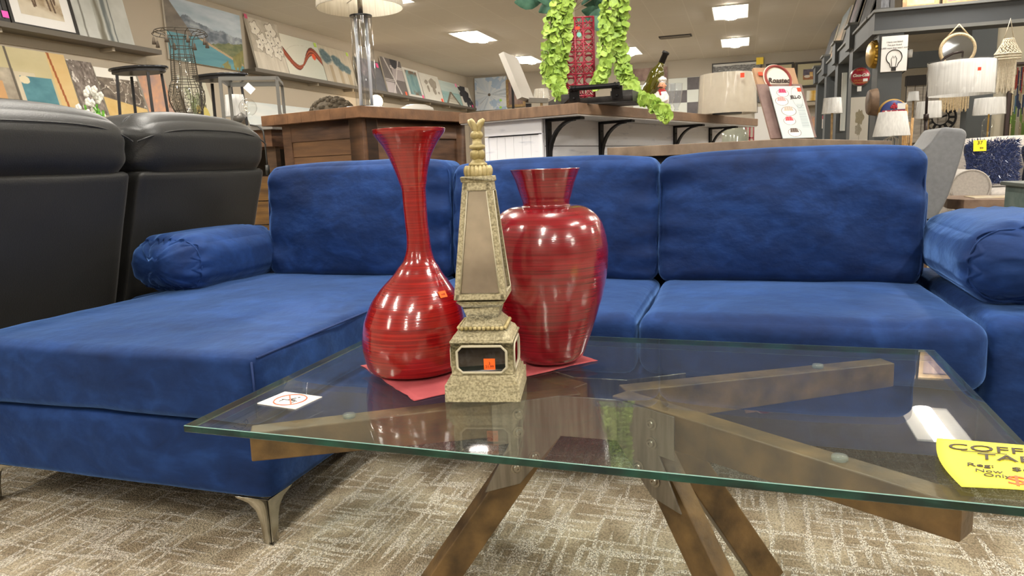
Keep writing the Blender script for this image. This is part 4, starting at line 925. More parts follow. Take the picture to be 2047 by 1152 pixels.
# grey metal glass-topped side table
c = P(512, 245, y=3.95); g = P(512, 158, y=3.95); gt = thing('metal_side_table', 'grey metal frame side table with glass top on the console', 'side table', (c.x, c.y, zc), R(30)); hh = ZV(505, 160, c)-zc; s_ = .165
gm = mat('pewter_metal', '6f6e6a', .4, .5); f = MB()
for a, b_ in (((-1, -1), (1, -1)), ((1, -1), (1, 1)), ((1, 1), (-1, 1)), ((-1, 1), (-1, -1))):
    f.bar((a[0]*s_, a[1]*s_, hh-.01), (b_[0]*s_, b_[1]*s_, hh-.01), .018, .022)
f.build('top_frame', gm, gt)
for sx in (-1, 1):
    for sy in (-1, 1): MB().box(sx*s_-.009, sx*s_+.009, sy*s_-.009, sy*s_+.009, 0, hh-.02).build('leg', gm, gt)
MB().box(-s_, s_, -s_, s_, hh-.006, hh-.001).build('glass_shelf', glass_mat('clear_glass'), gt)
MB().bar((-.02, -s_-.002, hh-.05), (.02, -s_-.004, hh-.09), .002, .045).build('hang_tag', mat('white_tag', 'f0f0ee', .6), gt)
# clear bulb lamp lying on the console
c = P(478, 236, y=3.72); bl = thing('bulb_lamp', 'clear oversize bulb on a grey socket behind the loveseat end', 'lamp', (c.x, c.y, zc)); 
MB().ball((.07, 0, .105), .052, 20, 14).build('bulb', glass_mat('clear_glass'), bl, smooth=True)
MB().tube([(.03, 0, .06), (-.02, 0, .03)], [.022, .026], 14).build('socket', mat('socket_grey', '6d6a66', .4, .4), bl, smooth=True)
MB().lathe([(.035, 0), (.035, .008), (.01, .012), (.01, .04)], (-.02, 0, 0), 20).build('base', mat('socket_grey'  , '6d6a66'), bl, smooth=True)
MB().tube([(.055+.01*math.sin(a*3), .01*math.cos(a*3), .08+.008*a) for a in np.linspace(0, 6, 20)], .0015, 5).build('filament', mat('filament', 'e8dcc0', .3, .5), bl)
# flowers in a gold pineapple-like vase
c = P(188, 222, y=4.05); fv = thing('flower_arrangement', 'white artificial blossoms with green leaves in a small gold vase', 'flowers', (c.x, c.y, zc+.001)); k = depth(c)/FPX
MB().lathe([(7*k, 0), (11*k, 6*k), (12*k, 13*k), (8*k, 24*k), (5*k, 30*k), (6*k, 34*k)], seg=16).build('vase', mat('bright_gold', 'c9a51e', .3, .7, c2='e8cf4a', scale=60), fv, smooth=True)
fl = MB(); gr = MB(); rs = random.Random(4)
for i in range(34):
    z_ = (34+rs.random()*62)*k; r_ = (4+rs.random()*20)*k; a = rs.random()*6.28; ctr = Vector((r_*math.cos(a)-4*k, r_*math.sin(a), z_))
    if i % 3:
        for j in range(5):
            b_ = j*1.2566; fl.ball(ctr+Vector((math.cos(b_)*4.2*k, -.004, math.sin(b_)*4.2*k)), 4.6*k, 7, 5, sc=(1, .4, 1))
    else:
        gr.bar(ctr, ctr+Vector(((rs.random()-.3)*14*k, 0, -12*k)), 5*k, .002); 
for i in range(18):
    a = Vector((8*k+rs.random()*12*k, (rs.random()-.5)*20*k, (58-i*3.2)*k)); gr.bar(a, a+Vector((rs.uniform(-6, 6)*k, 0, -12*k)), 6*k, .002)
fl.build('blossoms', mat('petal_white', 'efeee6', .7), fv, smooth=True); gr.build('leaves', mat('leaf_green', '4f8f2c', .6, c2='7cc043', scale=40), fv)
# wicker ball between paintings and lamp
c = P(664, 212, y=6.2); wb = MB().ball((0, 0, 0), .21, 24, 16, sc=(1, 1, .8)); 
for i in range(170):
    rs2 = random.Random(i); a, b_ = rs2.random()*6.28, math.acos(rs2.uniform(-.2, 1)); wb.ball((.21*math.sin(b_)*math.cos(a), .21*math.sin(b_)*math.sin(a), .17*math.cos(b_)), .024, 6, 4)
z_ = ZV(664, 196, c)-.17
wt = thing('twig_ball', 'dark knobbly twig ball seen over the brown cabinet', 'decor ball', (c.x, c.y, z_)); wb.build('ball', mat('twig_dark', '4f4638', .9, c2='6d6252', scale=30), wt, smooth=True)
MB().lathe([(.12, -z_), (.12, -z_+.03), (.02, -z_+.05), (.02, -.2), (.1, -.15)], seg=20).build('stand', metal_bk, wt, smooth=True)

# ================================================================ BROWN CABINET AND WHITE BAR
BZ = 1.20; bc_ = P(720, 211, z=BZ); th = -R(16)
cab = thing('wood_cabinet', 'dark rustic wood island cabinet with thick butcher block top carrying the glass lamp', 'cabinet', (bc_.x, bc_.y, 0), th)
# local frame: origin top front corner; -x runs along the left edge, +y along the right edge
bt = woodm('butcher_block', '5a402e', '926a4a', (3, 3, 3), 4, .4, con=(.25, .75)); TW, TD, TT = .80, .98, .058
nb = 7
blk = MB()
for i in range(nb): blk.box(-TW+TW*i/nb, -TW+TW*(i+1)/nb-.0008, 0, TD, BZ-TT, BZ)
blk.build('countertop', bt, cab, bevel=.002)
bx0, bx1, by0, by1 = -TW+.10, -.055, .06, TD-.03
bd = woodm('cabinet_brown', '4b3426', '77553d', (1.5, 1.5, 9), 4, .5)
MB().box(bx0+.012, bx1-.012, by0+.012, by1-.012, 0, BZ-TT).build('carcass', bd, cab)
fr_ = MB(); pn = MB()
for (x0, x1, z0, z1) in ((bx0, bx0+.075, 0, BZ-TT), (bx1-.10, bx1, 0, BZ-TT), (bx0+.075, bx1-.10, BZ-TT-.10, BZ-TT), (bx0+.075, bx1-.10, 0, .12)): fr_.box(x0, x1, by0, by0+.03, z0, z1)
for (y0, y1, z0, z1) in ((by0+.03, by0+.11, 0, BZ-TT), (by1-.09, by1, 0, BZ-TT), ((by0+by1)/2, (by0+by1)/2+.07, .12, BZ-TT-.1), (by0+.11, by1-.09, BZ-TT-.10, BZ-TT), (by0+.11, by1-.09, 0, .12)): fr_.box(bx1-.03, bx1, y0, y1, z0, z1)
fr_.build('panel_frame', bd, cab, bevel=.003)
for i in range(7): MB().box(bx0+.075, bx1-.10, by0+.006, by0+.02, .12+i*.14, .12+(i+1)*.14-.004).build('plank', woodm('cabinet_plank', '5f4331', '84603f', (1, 5, 9), 3, .5), cab)
# white shiplap bar
WZ = 1.15; wc = P(1155, 205, z=WZ); wth = -R(19)
bar = thing('white_bar', 'white shiplap bar with thick greyish wood top on black iron brackets', 'bar counter', (wc.x, wc.y, 0), wth)
bw = woodm('bar_top_wood', '67503f', '94775e', (8, 1, 2), 4, .5); WW, WL_, WT = .74, 2.62, .052
MB().box(-WW, 0, 0, WL_, WZ-WT, WZ).build('countertop', bw, bar, bevel=.002)
MB().box(-WW+.005, -.005, .005, WL_-.005, WZ-WT-.006, WZ-WT).build('underside', mat('white_under', 'cfccc8', .6), bar)
wp = mat('white_planks', 'f6f6fb', .6, c2='d2d4de', scale=7, stretch=(1, 1, 6), contrast=(.6, .75)); gapm = mat('plank_gap', '5c5c60', .9)
X0, X1, Y0, Y1 = -WW+.14, -.235, .05, WL_-.12
MB().box(X0+.01, X1-.01, Y0+.01, Y1-.01, 0, WZ-WT-.006).build('carcass', gapm, bar)
k = 0; z_ = WZ-WT-.006
while z_ > .05:
    h_ = .135; zb_ = max(0, z_-h_)
    MB().box(X1-.012, X1, Y0, Y1, zb_+.004, z_).build('plank', wp, bar); z_ = zb_
tr_ = MB()
for (x0, x1, z0, z1) in ((X0, X1, WZ-WT-.075, WZ-WT-.006), (X0, X0+.02, 0, WZ-WT-.08), (X1-.02, X1, 0, WZ-WT-.08)): tr_.box(x0, x1, Y0-.012, Y0+.01, z0, z1)
tr_.build('trim', wp, bar)
nbd = 6
for i in range(nbd):
    x0 = X0+.02+(X1-X0-.04)*i/nbd; MB().box(x0+.001, x0+(X1-X0-.04)/nbd-.001, Y0-.004, Y0+.01, 0, WZ-WT-.082).build('plank', wp, bar)
iron = mat('black_iron', '1f1e20', .5, .4)
def iron_bracket(y):
    m = MB(); zt = WZ-WT-.008; m.box(X1, X1+.012, y-.02, y+.02, zt-.23, zt); m.box(X1, X1+.205, y-.02, y+.02, zt-.012, zt)
    pts = [(X1+.01+.15*(1-math.cos(a)), y, zt-.19+.18*math.sin(a)) for a in np.linspace(0, math.pi/2, 9)]
    for a, b_ in zip(pts[:-1], pts[1:]): m.bar(a, b_, .028, .011)
    for z_ in (zt-.05, zt-.2): m.ball((X1+.012, y, z_), .006, 8, 5)
    m.build('bracket', iron, bar)
for y in (.09, .62, 1.62, 2.25): iron_bracket(y)
# lower counter with its own corner
LZ = .932
lcn = P(1584, 277, z=LZ); low = thing('kitchen_counter', 'lower grey-brown wood topped counter right behind the sofa back', 'counter', (lcn.x, lcn.y, 0), -R(20))
MB().box(-.81, 0, 0, 1.95, LZ-.045, LZ).build('countertop', woodm('low_top_wood', '6d5a49', '93806c', (3, 1, 2), 5, .5), low, bevel=.002)
MB().box(-.76, -.05, .05, 1.9, 0, LZ-.045).build('body', mat('dark_grey_body', '35312f', .7), low)
# ---------------------------------------------------------------- glass column lamp on the brown cabinet
q = P(733, 205, y=3.72); gl_ = thing('glass_column_lamp', 'table lamp of clear glass tubes with pleated cream drum shade on the wood cabinet', 'table lamp', (q.x, q.y, BZ)); k = depth(q)/FPX
def lz(v): return ZV(733, v, q)-BZ
MB().box(-37*k, 37*k, -37*k, 37*k, 0, .022).build('base', mat('frosted_acrylic', 'e8e8ee', .25, coat=.5), gl_, rz=0) if False else MB().box(-33*k, 33*k, -33*k, 33*k, 0, .026).build('base', mat('frosted_acrylic', 'e4e4ea', .25, coat=.5), gl_, bevel=.003, rz=R(16))
zt_ = lz(34); ct = glass_mat('column_glass', (.93, .94, .95), 1.55)
MB().lathe([(21*k, .026), (21*k, zt_)], seg=28, cap=False).build('glass_tube', ct, gl_, smooth=True)
for i in range(7):
    a = i*.9; MB().lathe([(3.4*k, .028), (3.4*k, zt_-.004)], (11*k*math.cos(a), 11*k*math.sin(a), 0), 10).build('glass_rod', mat('bright_glass', 'e9edf5', .05, .0, coat=1) if i in (1, 4) else ct, gl_, smooth=True)
MB().lathe([(22*k, zt_), (22*k, zt_+.008)], seg=28).build('cap', mat('smoked_metal', '3d3f44', .25, .7), gl_); MB().lathe([(22*k, .026), (22*k, .032)], seg=28).build('collar', MATS['smoked_metal'], gl_)
MB().lathe([(5*k, zt_+.008), (5*k, lz(0)+.05)], seg=14).build('neck', mat('nickel', '9a958d', .25, .9), gl_, smooth=True)
shm = mat('pleated_shade', 'e8e2d4', .9, c2='d6cfbe', scale=3, stretch=(40, 40, .3))
MB().lathe([(83*k, lz(17)), (84*k, lz(17)+.004), (76*k, lz(-110)), (75.4*k, lz(-110)), (82.4*k, lz(17))], seg=64, cap=False).build('shade', shm, gl_, smooth=True)
sp2 = MB(); zz = lz(0)+.03
for i in range(3): a = i*2.094+.3; sp2.tube([(5*k*math.cos(a), 5*k*math.sin(a), zz), (82*k*math.cos(a), 82*k*math.sin(a), zz)], .0025, 6)
sp2.build('shade_spider', MATS['nickel'], gl_)
# ---------------------------------------------------------------- on the white bar
base = P(1160, 195, y=3.78); base.z = WZ; k = depth(base)/FPX
def bz(v, q=base): return ZV(1160, v, q)-WZ
lat = thing('lattice_lantern', 'dark red openwork lattice tower lantern standing between the green garlands', 'lantern', base+Vector((0, 0, .004)), R(12))
redl = mat('lattice_red', '8f1a2e', .35, c2='b03048', scale=30, coat=.5)
hw_, H_ = 28*k, bz(42)
for a in range(4):
    rot = Matrix.Rotation(a*math.pi/2, 4, 'Z'); m = MB(); pt = lambda x, z: rot @ Vector((x*hw_, -hw_, z*H_))
    for x in (-1, -.28, .28, 1): m.tube([pt(x, 0), pt(x, 1)], .0055 if abs(x) == 1 else .004, 6)
    nr = 8
    for i in range(nr+1): m.tube([pt(-1, i/nr), pt(1, i/nr)], .0045, 6)
    for i in range(nr):
        z0, z1 = i/nr, (i+1)/nr; zc_ = (z0+z1)/2
        if i % 2: 
            for x0, x1 in ((-1, -.28), (-.28, .28), (.28, 1)): m.tube([pt(x0, z0), pt(x1, z1)], .003, 5); m.tube([pt(x1, z0), pt(x0, z1)], .003, 5)
        else:
            for xc in (-.64, .64): m.tube([pt(xc+.32*math.cos(t), zc_+(.5/nr)*.92*math.sin(t)) for t in np.linspace(0, 6.283, 15)[:-1]], .0035, 5, closed=True)
            m.tube([pt(-.28, z0), pt(.28, z1)], .003, 5)
    m.build('lattice_panel', redl, lat, smooth=True)
MB().box(-hw_, hw_, -hw_, hw_, 0, .012).build('base', redl, lat)
MB().lathe([(.012, 0), (.012, .002)], (0, -hw_-.008, H_-.10), 14).build('round_sticker', mat('mint_sticker', '7fc8b8', .6), lat)
for o in lat.children:
    if o.name.startswith('round'): 
        o.data.transform(Matrix.Translation((0, -hw_-.008, H_-.085)) @ Matrix.Rotation(R(90), 4, 'X') @ Matrix.Translation((0, hw_+.008, -(H_-.10))))
MB().box(-.018, .004, -hw_-.009, -hw_-.007, H_-.06, H_-.045).build('price_tag', mat('tag_red', 'ff4a2a', .6), lat)
leafm = mat('garland_leaf', '76982e', .55, c2='a8c653', scale=14, sheen=.2, contrast=(.35, .65)); vinem = mat('pale_vine', 'b9c690', .7)
def garland(label, path, wpx, n, seed, yb=3.66):
    rs = random.Random(seed); pts = [P(u, v, y=yy) for u, v, yy in path]; org = pts[-1].copy()
    t = thing('garland', label, 'artificial garland', org, 0, 'hanging green garlands'); m = MB(); vn_ = MB()
    def at(s):
        s *= len(pts)-1; i = min(int(s), len(pts)-2); return pts[i].lerp(pts[i+1], s-i)
    vn_.tube([at(i/40)-org+Vector((rs.uniform(-.004, .004), rs.uniform(-.004, .004), 0)) for i in range(41)], .003, 5)
    for i in range(n):
        s = (i+rs.random())/n; c = at(s); w = wpx*k/2*(1-.55*max(0, s-.8)/.2); ang = rs.random()*6.283; rr = w*math.sqrt(rs.random())
        p = c+Vector((rr*math.cos(ang), rr*.6*math.sin(ang), rs.uniform(-.01, .01)))-org
        r_ = rs.uniform(.014, .0235); nrm = Vector((math.cos(ang)*.7+rs.uniform(-.4, .4), -.9+rs.uniform(-.5, .5), rs.uniform(-.2, .8))).normalized()
        q_ = Vector((0, 0, 1)).rotation_difference(nrm).to_matrix(); vs = [p+q_ @ Vector((0, 0, -.004))]; ph = rs.random()*6.28
        for j in range(9):
            a = 2*math.pi*j/9; r2 = r_*(1+.12*math.cos(2*a+ph)); vs.append(p+q_ @ Vector((r2*math.cos(a), r2*math.sin(a), .004*math.sin(3*a+ph))))
        m.add(vs, [(0, 1+j, 1+(j+1) % 9) for j in range(9)])
        if i % 4 == 0: vn_.tube([c-org, p], .0013, 4)
    m.build('leaves', leafm, t, smooth=True); vn_.build('vine', vinem, t); return t
garland('thick lime green leaf garland hanging left of the red lattice lantern', [(1125, -70, 3.70), (1118, 0, 3.68), (1104, 60, 3.66), (1100, 120, 3.64), (1104, 160, 3.62), (1124, 198, 3.50)], 36, 300, 1)
garland('lime green garland draped at the left edge of the lattice lantern top', [(1140, -40, 3.74), (1134, 20, 3.70), (1126, 70, 3.68), (1118, 130, 3.66), (1122, 170, 3.64)], 28, 200, 2)
garland('lime green garland hanging over the right edge of the red lattice lantern', [(1228, -60, 3.70), (1216, 10, 3.66), (1210, 60, 3.64), (1212, 110, 3.63), (1204, 150, 3.62), (1186, 174, 3.60)], 28, 230, 3)
garland('long lime green garland trailing right across the white bar and over its edge', [(1240, -60, 3.78), (1238, 20, 3.76), (1238, 80, 3.75), (1243, 130, 3.74), (1254, 160, 3.72), (1275, 190, 3.64), (1305, 205, 3.52), (1322, 218, 3.44), (1334, 236, 3.42)], 32, 400, 4)
# tree behind
tp_ = P(1150, 190, y=3.98); tr_o = thing('artificial_tree', 'artificial tree with pale stem and dark blue-green leaves above the garlands', 'artificial plant', (tp_.x, tp_.y, WZ)); rs = random.Random(9)
MB().lathe([(.05, 0), (.06, .01), (.045, .09), (.05, .095), (.04, .096)], seg=20).build('pot', mat('pot_dark', '3a3632', .6), tr_o, smooth=True)
br = MB(); br.tube([(0, 0, .09), (-.005, 0, .4), (.0, 0, .62), (.01, 0, .95)], .009, 8); lf = MB()
for i in range(26):
    z_ = rs.uniform(.50, .95); a = rs.uniform(-.9, .9)+(0 if i % 3 else 3.14); L2_ = rs.uniform(.08, .24); e = Vector((L2_*math.cos(a), .5*L2_*math.sin(a), z_+rs.uniform(-.04, .08))); br.tube([(0, 0, z_-.05), e*.6+Vector((0, 0, z_*.4)), e], .003, 5)
    for j in range(3):
        d = Vector((rs.uniform(-1, 1), rs.uniform(-.6, .2), rs.uniform(-.8, .6))).normalized(); s_ = rs.uniform(.05, .075); sd = d.cross(Vector((0, 1, .2))).normalized()
        rows = [[e+d*s_*2*t+sd*s_*.55*math.sin(math.pi*min(1, t*.93+.03))*w+Vector((0, .006*w*w-.02*t*t, 0)) for w in (-1, 0, 1)] for t in (0, .15, .35, .6, .8, 1)]
        lf.quads(rows)
br.build('branches', mat('pale_branch', 'a89c86', .7), tr_o, smooth=True); lf.build('leaves', mat('bluegreen_leaf', '2f5a48', .5, c2='5c8a74', scale=18), tr_o, smooth=True)
# black tray with pipe handle
tc_ = P(1122, 205, y=3.47); tc_.z = WZ; trm = mat('black_tray', '2a2827', .55, c2='3b3836', scale=40)
tray = thing('serving_tray', 'black wooden tray with pipe handle standing at the corner of the white bar', 'tray', tc_, R(-4)); k2 = depth(tc_)/FPX
w_, h_ = 143*k2, ZV(1200, 184, P(1200, 205, y=3.47))-WZ
m = MB(); m.box(0, w_, 0, .02, 0, h_*.55); m.box(0, .20*w_, 0, .018, 0, h_); m.box(.70*w_, w_, 0, .018, 0, h_); m.bar((.01, .01, h_/2), (-.17, .33, h_/2), .016, h_); m.bar((w_-.01, .01, h_/2), (w_-.01, .33, h_/2), .016, h_); m.box(-.05, w_, .1, .33, 0, .012)
m.build('body', trm, tray, bevel=.002)
m = MB(); zh = h_+.022; m.tube([(.17*w_, -.02, zh), (.83*w_, -.02, zh)], .012, 12); 
for x in (.17, .83, .22, .78): m.tube([((x-.012)*w_, -.02, zh), ((x+.012)*w_, -.02, zh)], .0155, 12)
for x in (.20, .80): m.bar((x*w_, -.012, zh), (x*w_, -.006, .012), .05, .008); m.ball((x*w_, -.018, h_*.5), .006, 8, 6)
m.build('pipe_handle', mat('pipe_black', '1c1b1c', .35, .5), tray, smooth=False)
# white panel standing on edge, dark pole stand, small shade behind
a0, a1 = P(1016, 112, y=4.6), P(1052, 200, y=4.6); t = thing('leaning_panel', 'thin white board leaning at an angle left of the garlands', 'board', (a1.x, a1.y, a1.z))
MB().bar((0, 0, 0), (a0.x-a1.x, 0, a0.z-a1.z), .30, .035, up=(1, 0, 0)).build('board', mat('board_white', 'dcd8d0', .6), t)
MB().bar((0, .02, 0), (.10, .15, a0.z*0-.0), .03, .03).build('foot', mat('board_grey', '8a857c', .6), t)
MB().tube([(0, .05, -.02), (0, .05, -a1.z)], .02, 8).build('post', metal_bk, t)
MB().lathe([(.16, -a1.z), (.16, -a1.z+.015), (.02, -a1.z+.03)], (0, .05, 0), 20).build('base', metal_bk, t)
b0, b1 = P(1026, 145, y=4.9), P(1026, 215, y=4.9); t = thing('floor_stand', 'slim dark pole stand seen beside the leaning white board', 'stand', (b1.x, b1.y, 0)); MB().tube([(0, 0, .02), (0, 0, b0.z)], .010, 8).build('pole', metal_bk, t); MB().lathe([(.14, 0), (.14, .015), (.02, .03)], seg=20).build('base', metal_bk, t)
def drum_lamp(name, label, u, vt, vb, hw_t, hw_b, yy, floorz=0, shade=None, basem=None, style='tube', seg=40, wrap=False, cat='table lamp', group=None, base_h=None, tag_=None):
    c = P(u, (vt+vb)/2, y=yy); kk = depth(c)/FPX; zt, zb = ZV(u, vt, c), ZV(u, vb, c)
    t = thing(name, label, cat, (c.x, c.y, floorz), 0, group)
    mb = MB()
    rows = [(hw_b*kk, zb-floorz), (hw_t*kk, zt-floorz)]
    n = seg; vs = []
    for r_, z_ in rows+[(r_-.003, z_) for r_, z_ in reversed(rows)]:
        for i in range(n):
            a = 2*math.pi*i/n; rr = r_*(1+(.012*math.sin(i*2.4) if wrap else 0)); vs.append((rr*math.cos(a), rr*math.sin(a), z_))
    mb.add(vs, [(j*n+i, j*n+(i+1) % n, (j+1)*n+(i+1) % n, (j+1)*n+i) for j in range(3) for i in range(n)]); mb.build('shade', shade or shm, t, smooth=True)
    if wrap:
        wb = MB(); vs = []
        rs = random.Random(int(u)); nn = 72
        for r_, z_ in [(hw_b*kk*1.01, zb-floorz-.004)]+[((hw_b+(hw_t-hw_b)*j/7)*kk*1.02, zb-floorz+(zt-zb)*j/7) for j in range(1, 7)]+[(hw_t*kk*1.01, zt-floorz+.004)]:
            for i in range(nn): vs.append(((r_+.010*mn.noise(Vector((i*.5, z_*5, u))))*math.cos(2*math.pi*i/nn), (r_+.010*mn.noise(Vector((i*.5, z_*5, u))))*math.sin(2*math.pi*i/nn), z_))
        wb.add(vs, [(j*nn+i, j*nn+(i+1) % nn, (j+1)*nn+(i+1) % nn, (j+1)*nn+i) for j in range(7) for i in range(nn)])
        wb.build('plastic_wrap', glass_mat('plastic_film', (.98, .98, .98), 1.5, .12, haze=.05), t, smooth=True)
    bh = zb-floorz
    bm_ = basem or gold
    if style == 'tube': MB().lathe([(hw_b*kk*.5, 0), (hw_b*kk*.5, .02), (.012, .03), (.012, bh+.06)], seg=20).build('base', bm_, t, smooth=True, auto=40)
    elif style == 'urn': MB().lathe([(hw_b*kk*.42, 0), (hw_b*kk*.42, .02), (hw_b*kk*.15, .05), (hw_b*kk*.42, bh*.45), (hw_b*kk*.35, bh*.65), (.012, bh*.85), (.012, bh+.05)], seg=24).build('base', bm_, t, smooth=True)
    elif style == 'glass': 
        MB().lathe([(hw_b*kk*.40, 0), (hw_b*kk*.40, bh*.30)], seg=24).build('base', bm_, t, smooth=True, auto=40)
        MB().lathe([(hw_b*kk*.38, bh*.30), (hw_b*kk*.38, bh*.85), (.02, bh*.95)], seg=24, cap=False).build('glass_body', glass_mat('clear_glass'), t, smooth=True); MB().lathe([(.008, bh*.3), (.008, bh+.04)], seg=10).build('stem', bm_, t)
    elif style == 'wires':
        w = MB()
        for i in range(12): a = i*.5236; w.tube([(hw_b*kk*.38*math.cos(a), hw_b*kk*.38*math.sin(a), 0), (hw_b*kk*.38*math.cos(a), hw_b*kk*.38*math.sin(a), bh-.03), (.01, 0, bh)], .004, 5)
        w.lathe([(hw_b*kk*.42, 0), (hw_b*kk*.42, .015)], seg=20); w.build('base', bm_, t)
    if tag_: MB().box(-.012, .012, -hw_b*kk*1.03-.002, -hw_b*kk*1.03, -.014, .014).build('price_tag', mat('tag_red', 'ff4a2a', .6), t, loc=(tag_[0]*kk, 0, zb-floorz+tag_[1]))
    return t
whs = mat('white_shade', 'e2e1de', .85, c2='cfcecb', scale=3, stretch=(30, 30, .3)); bges = mat('beige_linen_shade', 'c9bfac', .85, c2='c2b7a4', scale=25)
drum_lamp('drum_lamp', 'wide beige drum shade lamp wrapped in crinkled plastic behind the end of the white bar', 1454, 149, 228, 53, 57, 5.0, floorz=WZ, shade=bges, wrap=True, tag_=(28, .22), basem=metal_bk)
drum_lamp('drum_lamp', 'small cream drum shade lamp just left of the green garlands', 1082, 178, 200, 13, 17, 6.2, wrap=True, shade=shm)
drum_lamp('glass_jug_lamp', 'greenish glass jug under the right overhang of the white bar', 1470, 249, 252, 10, 12, 5.9, style='urn', basem=mat('jug_glass', 'b9bdae', .2, coat=.6), shade=bges) if False else None
jg = P(1468, 300, y=6.7); t = thing('glass_jug', 'large pale greenish glass jug behind the low counter, under the white bar end', 'jug', (jg.x, jg.y, 0)); kk = depth(jg)/FPX; zt = ZV(1468, 250, jg)
MB().lathe([(.10, .0), (.12, .02), (.12, .42)], seg=20).build('stand', metal_bk, t, smooth=True); MB().lathe([(24*kk, .42), (27*kk, .46), (27*kk, zt-.10), (20*kk, zt-.03), (10*kk, zt)], seg=28).build('body', mat('jug_glass', 'b4b8a8', .15, coat=.8), t, smooth=True)
# chef wine bottle holder with bottle
cp_ = P(1300, 205, y=3.98); cp_.z = WZ; kk = depth(cp_)/FPX
def cz2(v): return ZV(1310, v, cp_)-WZ
wbm, nt, b = new_mat('olive_glass'); b.inputs['Base Color'].default_value = (*lin('5d5a12'), 1); b.inputs['Roughness'].default_value = .06; b.inputs['Coat Weight'].default_value = 1; b.inputs['Transmission Weight'].default_value = .35; MATS['olive_glass'] = wbm
b0 = P(1293, 196, y=4.0); b1 = P(1332, 103, y=4.0); d = (b1-b0); L_ = d.length; bt_ = thing('wine_bottle', 'olive green wine bottle with black neck foil tilted in the chef figurine', 'bottle', b0); bt_.rotation_mode = 'QUATERNION'; bt_.rotation_quaternion = Vector((0, 0, 1)).rotation_difference(d)
R_ = 15.5*kk; L_ *= 1.0
MB().lathe([(R_*.85, -.02), (R_, 0), (R_, L_*.50), (R_*.92, L_*.57), (R_*.6, L_*.65), (R_*.42, L_*.71), (R_*.38, L_*.78)], seg=28).build('body', wbm, bt_, smooth=True)
MB().lathe([(R_*.40, L_*.72), (R_*.38, L_*.94), (R_*.47, L_*.945), (R_*.47, L_*.985), (R_*.40, L_)], seg=20).build('neck_foil', mat('black_foil', '1d1c1c', .35), bt_, smooth=True)
ch = thing('chef_figurine', 'small chef figurine bottle holder with white hat and red neckerchief', 'figurine', P(1322, 212, y=3.93), R(-12)); ch.location.z = WZ
def c_(u, v): p_ = P(u, v, y=3.93); return Vector((p_.x-ch.location.x, 0, p_.z-WZ))
wh = mat('figurine_white', 'e9e4de', .4, coat=.4); sk = mat('figurine_skin', 'd99a78', .5); rd = mat('figurine_red', 'b3302f', .5)
bd_ = MB(); c0 = c_(1322, 205); bd_.lathe([(14*kk, 0), (15*kk, 8*kk), (15*kk, 18*kk), (10*kk, 27*kk), (5*kk, 31*kk)], (0, 0, 0), 24, sy=.8); 
bd_.tube([c_(1312, 190)+Vector((0, -.01, 0)), c_(1307, 200)+Vector((0, -.035, 0)), c_(1318, 207)+Vector((0, -.05, 0))], [4.2*kk, 3.8*kk, 3*kk], 10); bd_.tube([c_(1331, 190)+Vector((0, -.01, 0)), c_(1336, 200)+Vector((0, -.03, 0)), c_(1326, 207)+Vector((0, -.05, 0))], [4.2*kk, 3.8*kk, 3*kk], 10)
bd_.build('jacket', wh, ch, smooth=True)
hd = MB(); h0_ = Vector((2*kk, -.004, 38*kk)); hd.ball(h0_, 7.4*kk, 18, 14, sc=(.95, .95, 1.15)); hd.ball(h0_+Vector((-1*kk, -7.5*kk, -.5*kk)), 2.2*kk, 10, 8); hd.ball(h0_+Vector((-7.2*kk, 0, 0)), 1.8*kk, 8, 6); hd.ball(h0_+Vector((7.2*kk, 0, 0)), 1.8*kk, 8, 6); hd.build('head', sk, ch, smooth=True)
fc = MB(); [fc.ball(h0_+Vector((s*2.6*kk, -6.6*kk, 1.6*kk)), .8*kk, 8, 6) for s in (-1, 1)]; fc.ball(h0_+Vector((-2.5*kk, -7*kk, -3*kk)), 2*kk, 8, 6, sc=(1.3, .5, .5)); fc.ball(h0_+Vector((1.5*kk, -7*kk, -3*kk)), 2*kk, 8, 6, sc=(1.3, .5, .5)); fc.build('eyes_and_moustache', mat('figurine_dark', '3a2018', .6), ch, smooth=True)
ht_ = MB(); ht_.lathe([(6.2*kk, 43*kk), (6.2*kk, 47*kk)], (2*kk, 0, 0), 18); [ht_.ball((2*kk+4.5*kk*math.cos(a), 4.5*kk*math.sin(a), 50*kk), 4.2*kk, 10, 8) for a in np.linspace(0, 5.5, 6)]; ht_.ball((2*kk, 0, 52*kk), 5*kk, 10, 8); ht_.build('chef_hat', wh, ch, smooth=True)
sc_ = MB(); sc_.lathe([(8*kk, 27*kk), (8.5*kk, 29*kk), (6*kk, 32*kk)], (1*kk, 0, 0), 18); sc_.bar((0, -8*kk, 28*kk), (3*kk, -10*kk, 20*kk), 5*kk, 2*kk); sc_.build('neckerchief', rd, ch, smooth=True)
for i, (u, yy, lb) in enumerate(((1338, 4.1, 'clear fluted glass tumbler vase beside the chef figurine, left of two'), (1352, 4.35, 'clear fluted glass tumbler vase beside the chef figurine, right of two'))):
    c = P(u, 205, y=yy); t = thing('fluted_glass', lb, 'glass', (c.x, c.y, WZ), 0, 'fluted glasses on the white bar'); kk2 = depth(c)/FPX; zt = ZV(u, 167, c)-WZ; m = MB(); n = 40; vs = []
    rows = [(4, 0), (4.5, .006), (3, .01), (8.5, zt*.3), (11, zt*.7), (11.5, zt)]
    for r_, z_ in rows:
        for j in range(n): rr = r_*kk2*(1+.05*math.cos(j*math.pi*.8)); vs.append((rr*math.cos(2*math.pi*j/n), rr*math.sin(2*math.pi*j/n), z_))
    m.add(vs, [(a*n+j, a*n+(j+1) % n, (a+1)*n+(j+1) % n, (a+1)*n+j) for a in range(len(rows)-1) for j in range(n)]+[tuple(range(n-1, -1, -1))]); m.build('bowl', glass_mat('crystal', (.86, .88, .9), 1.6, .03, haze=.12), t, smooth=True)
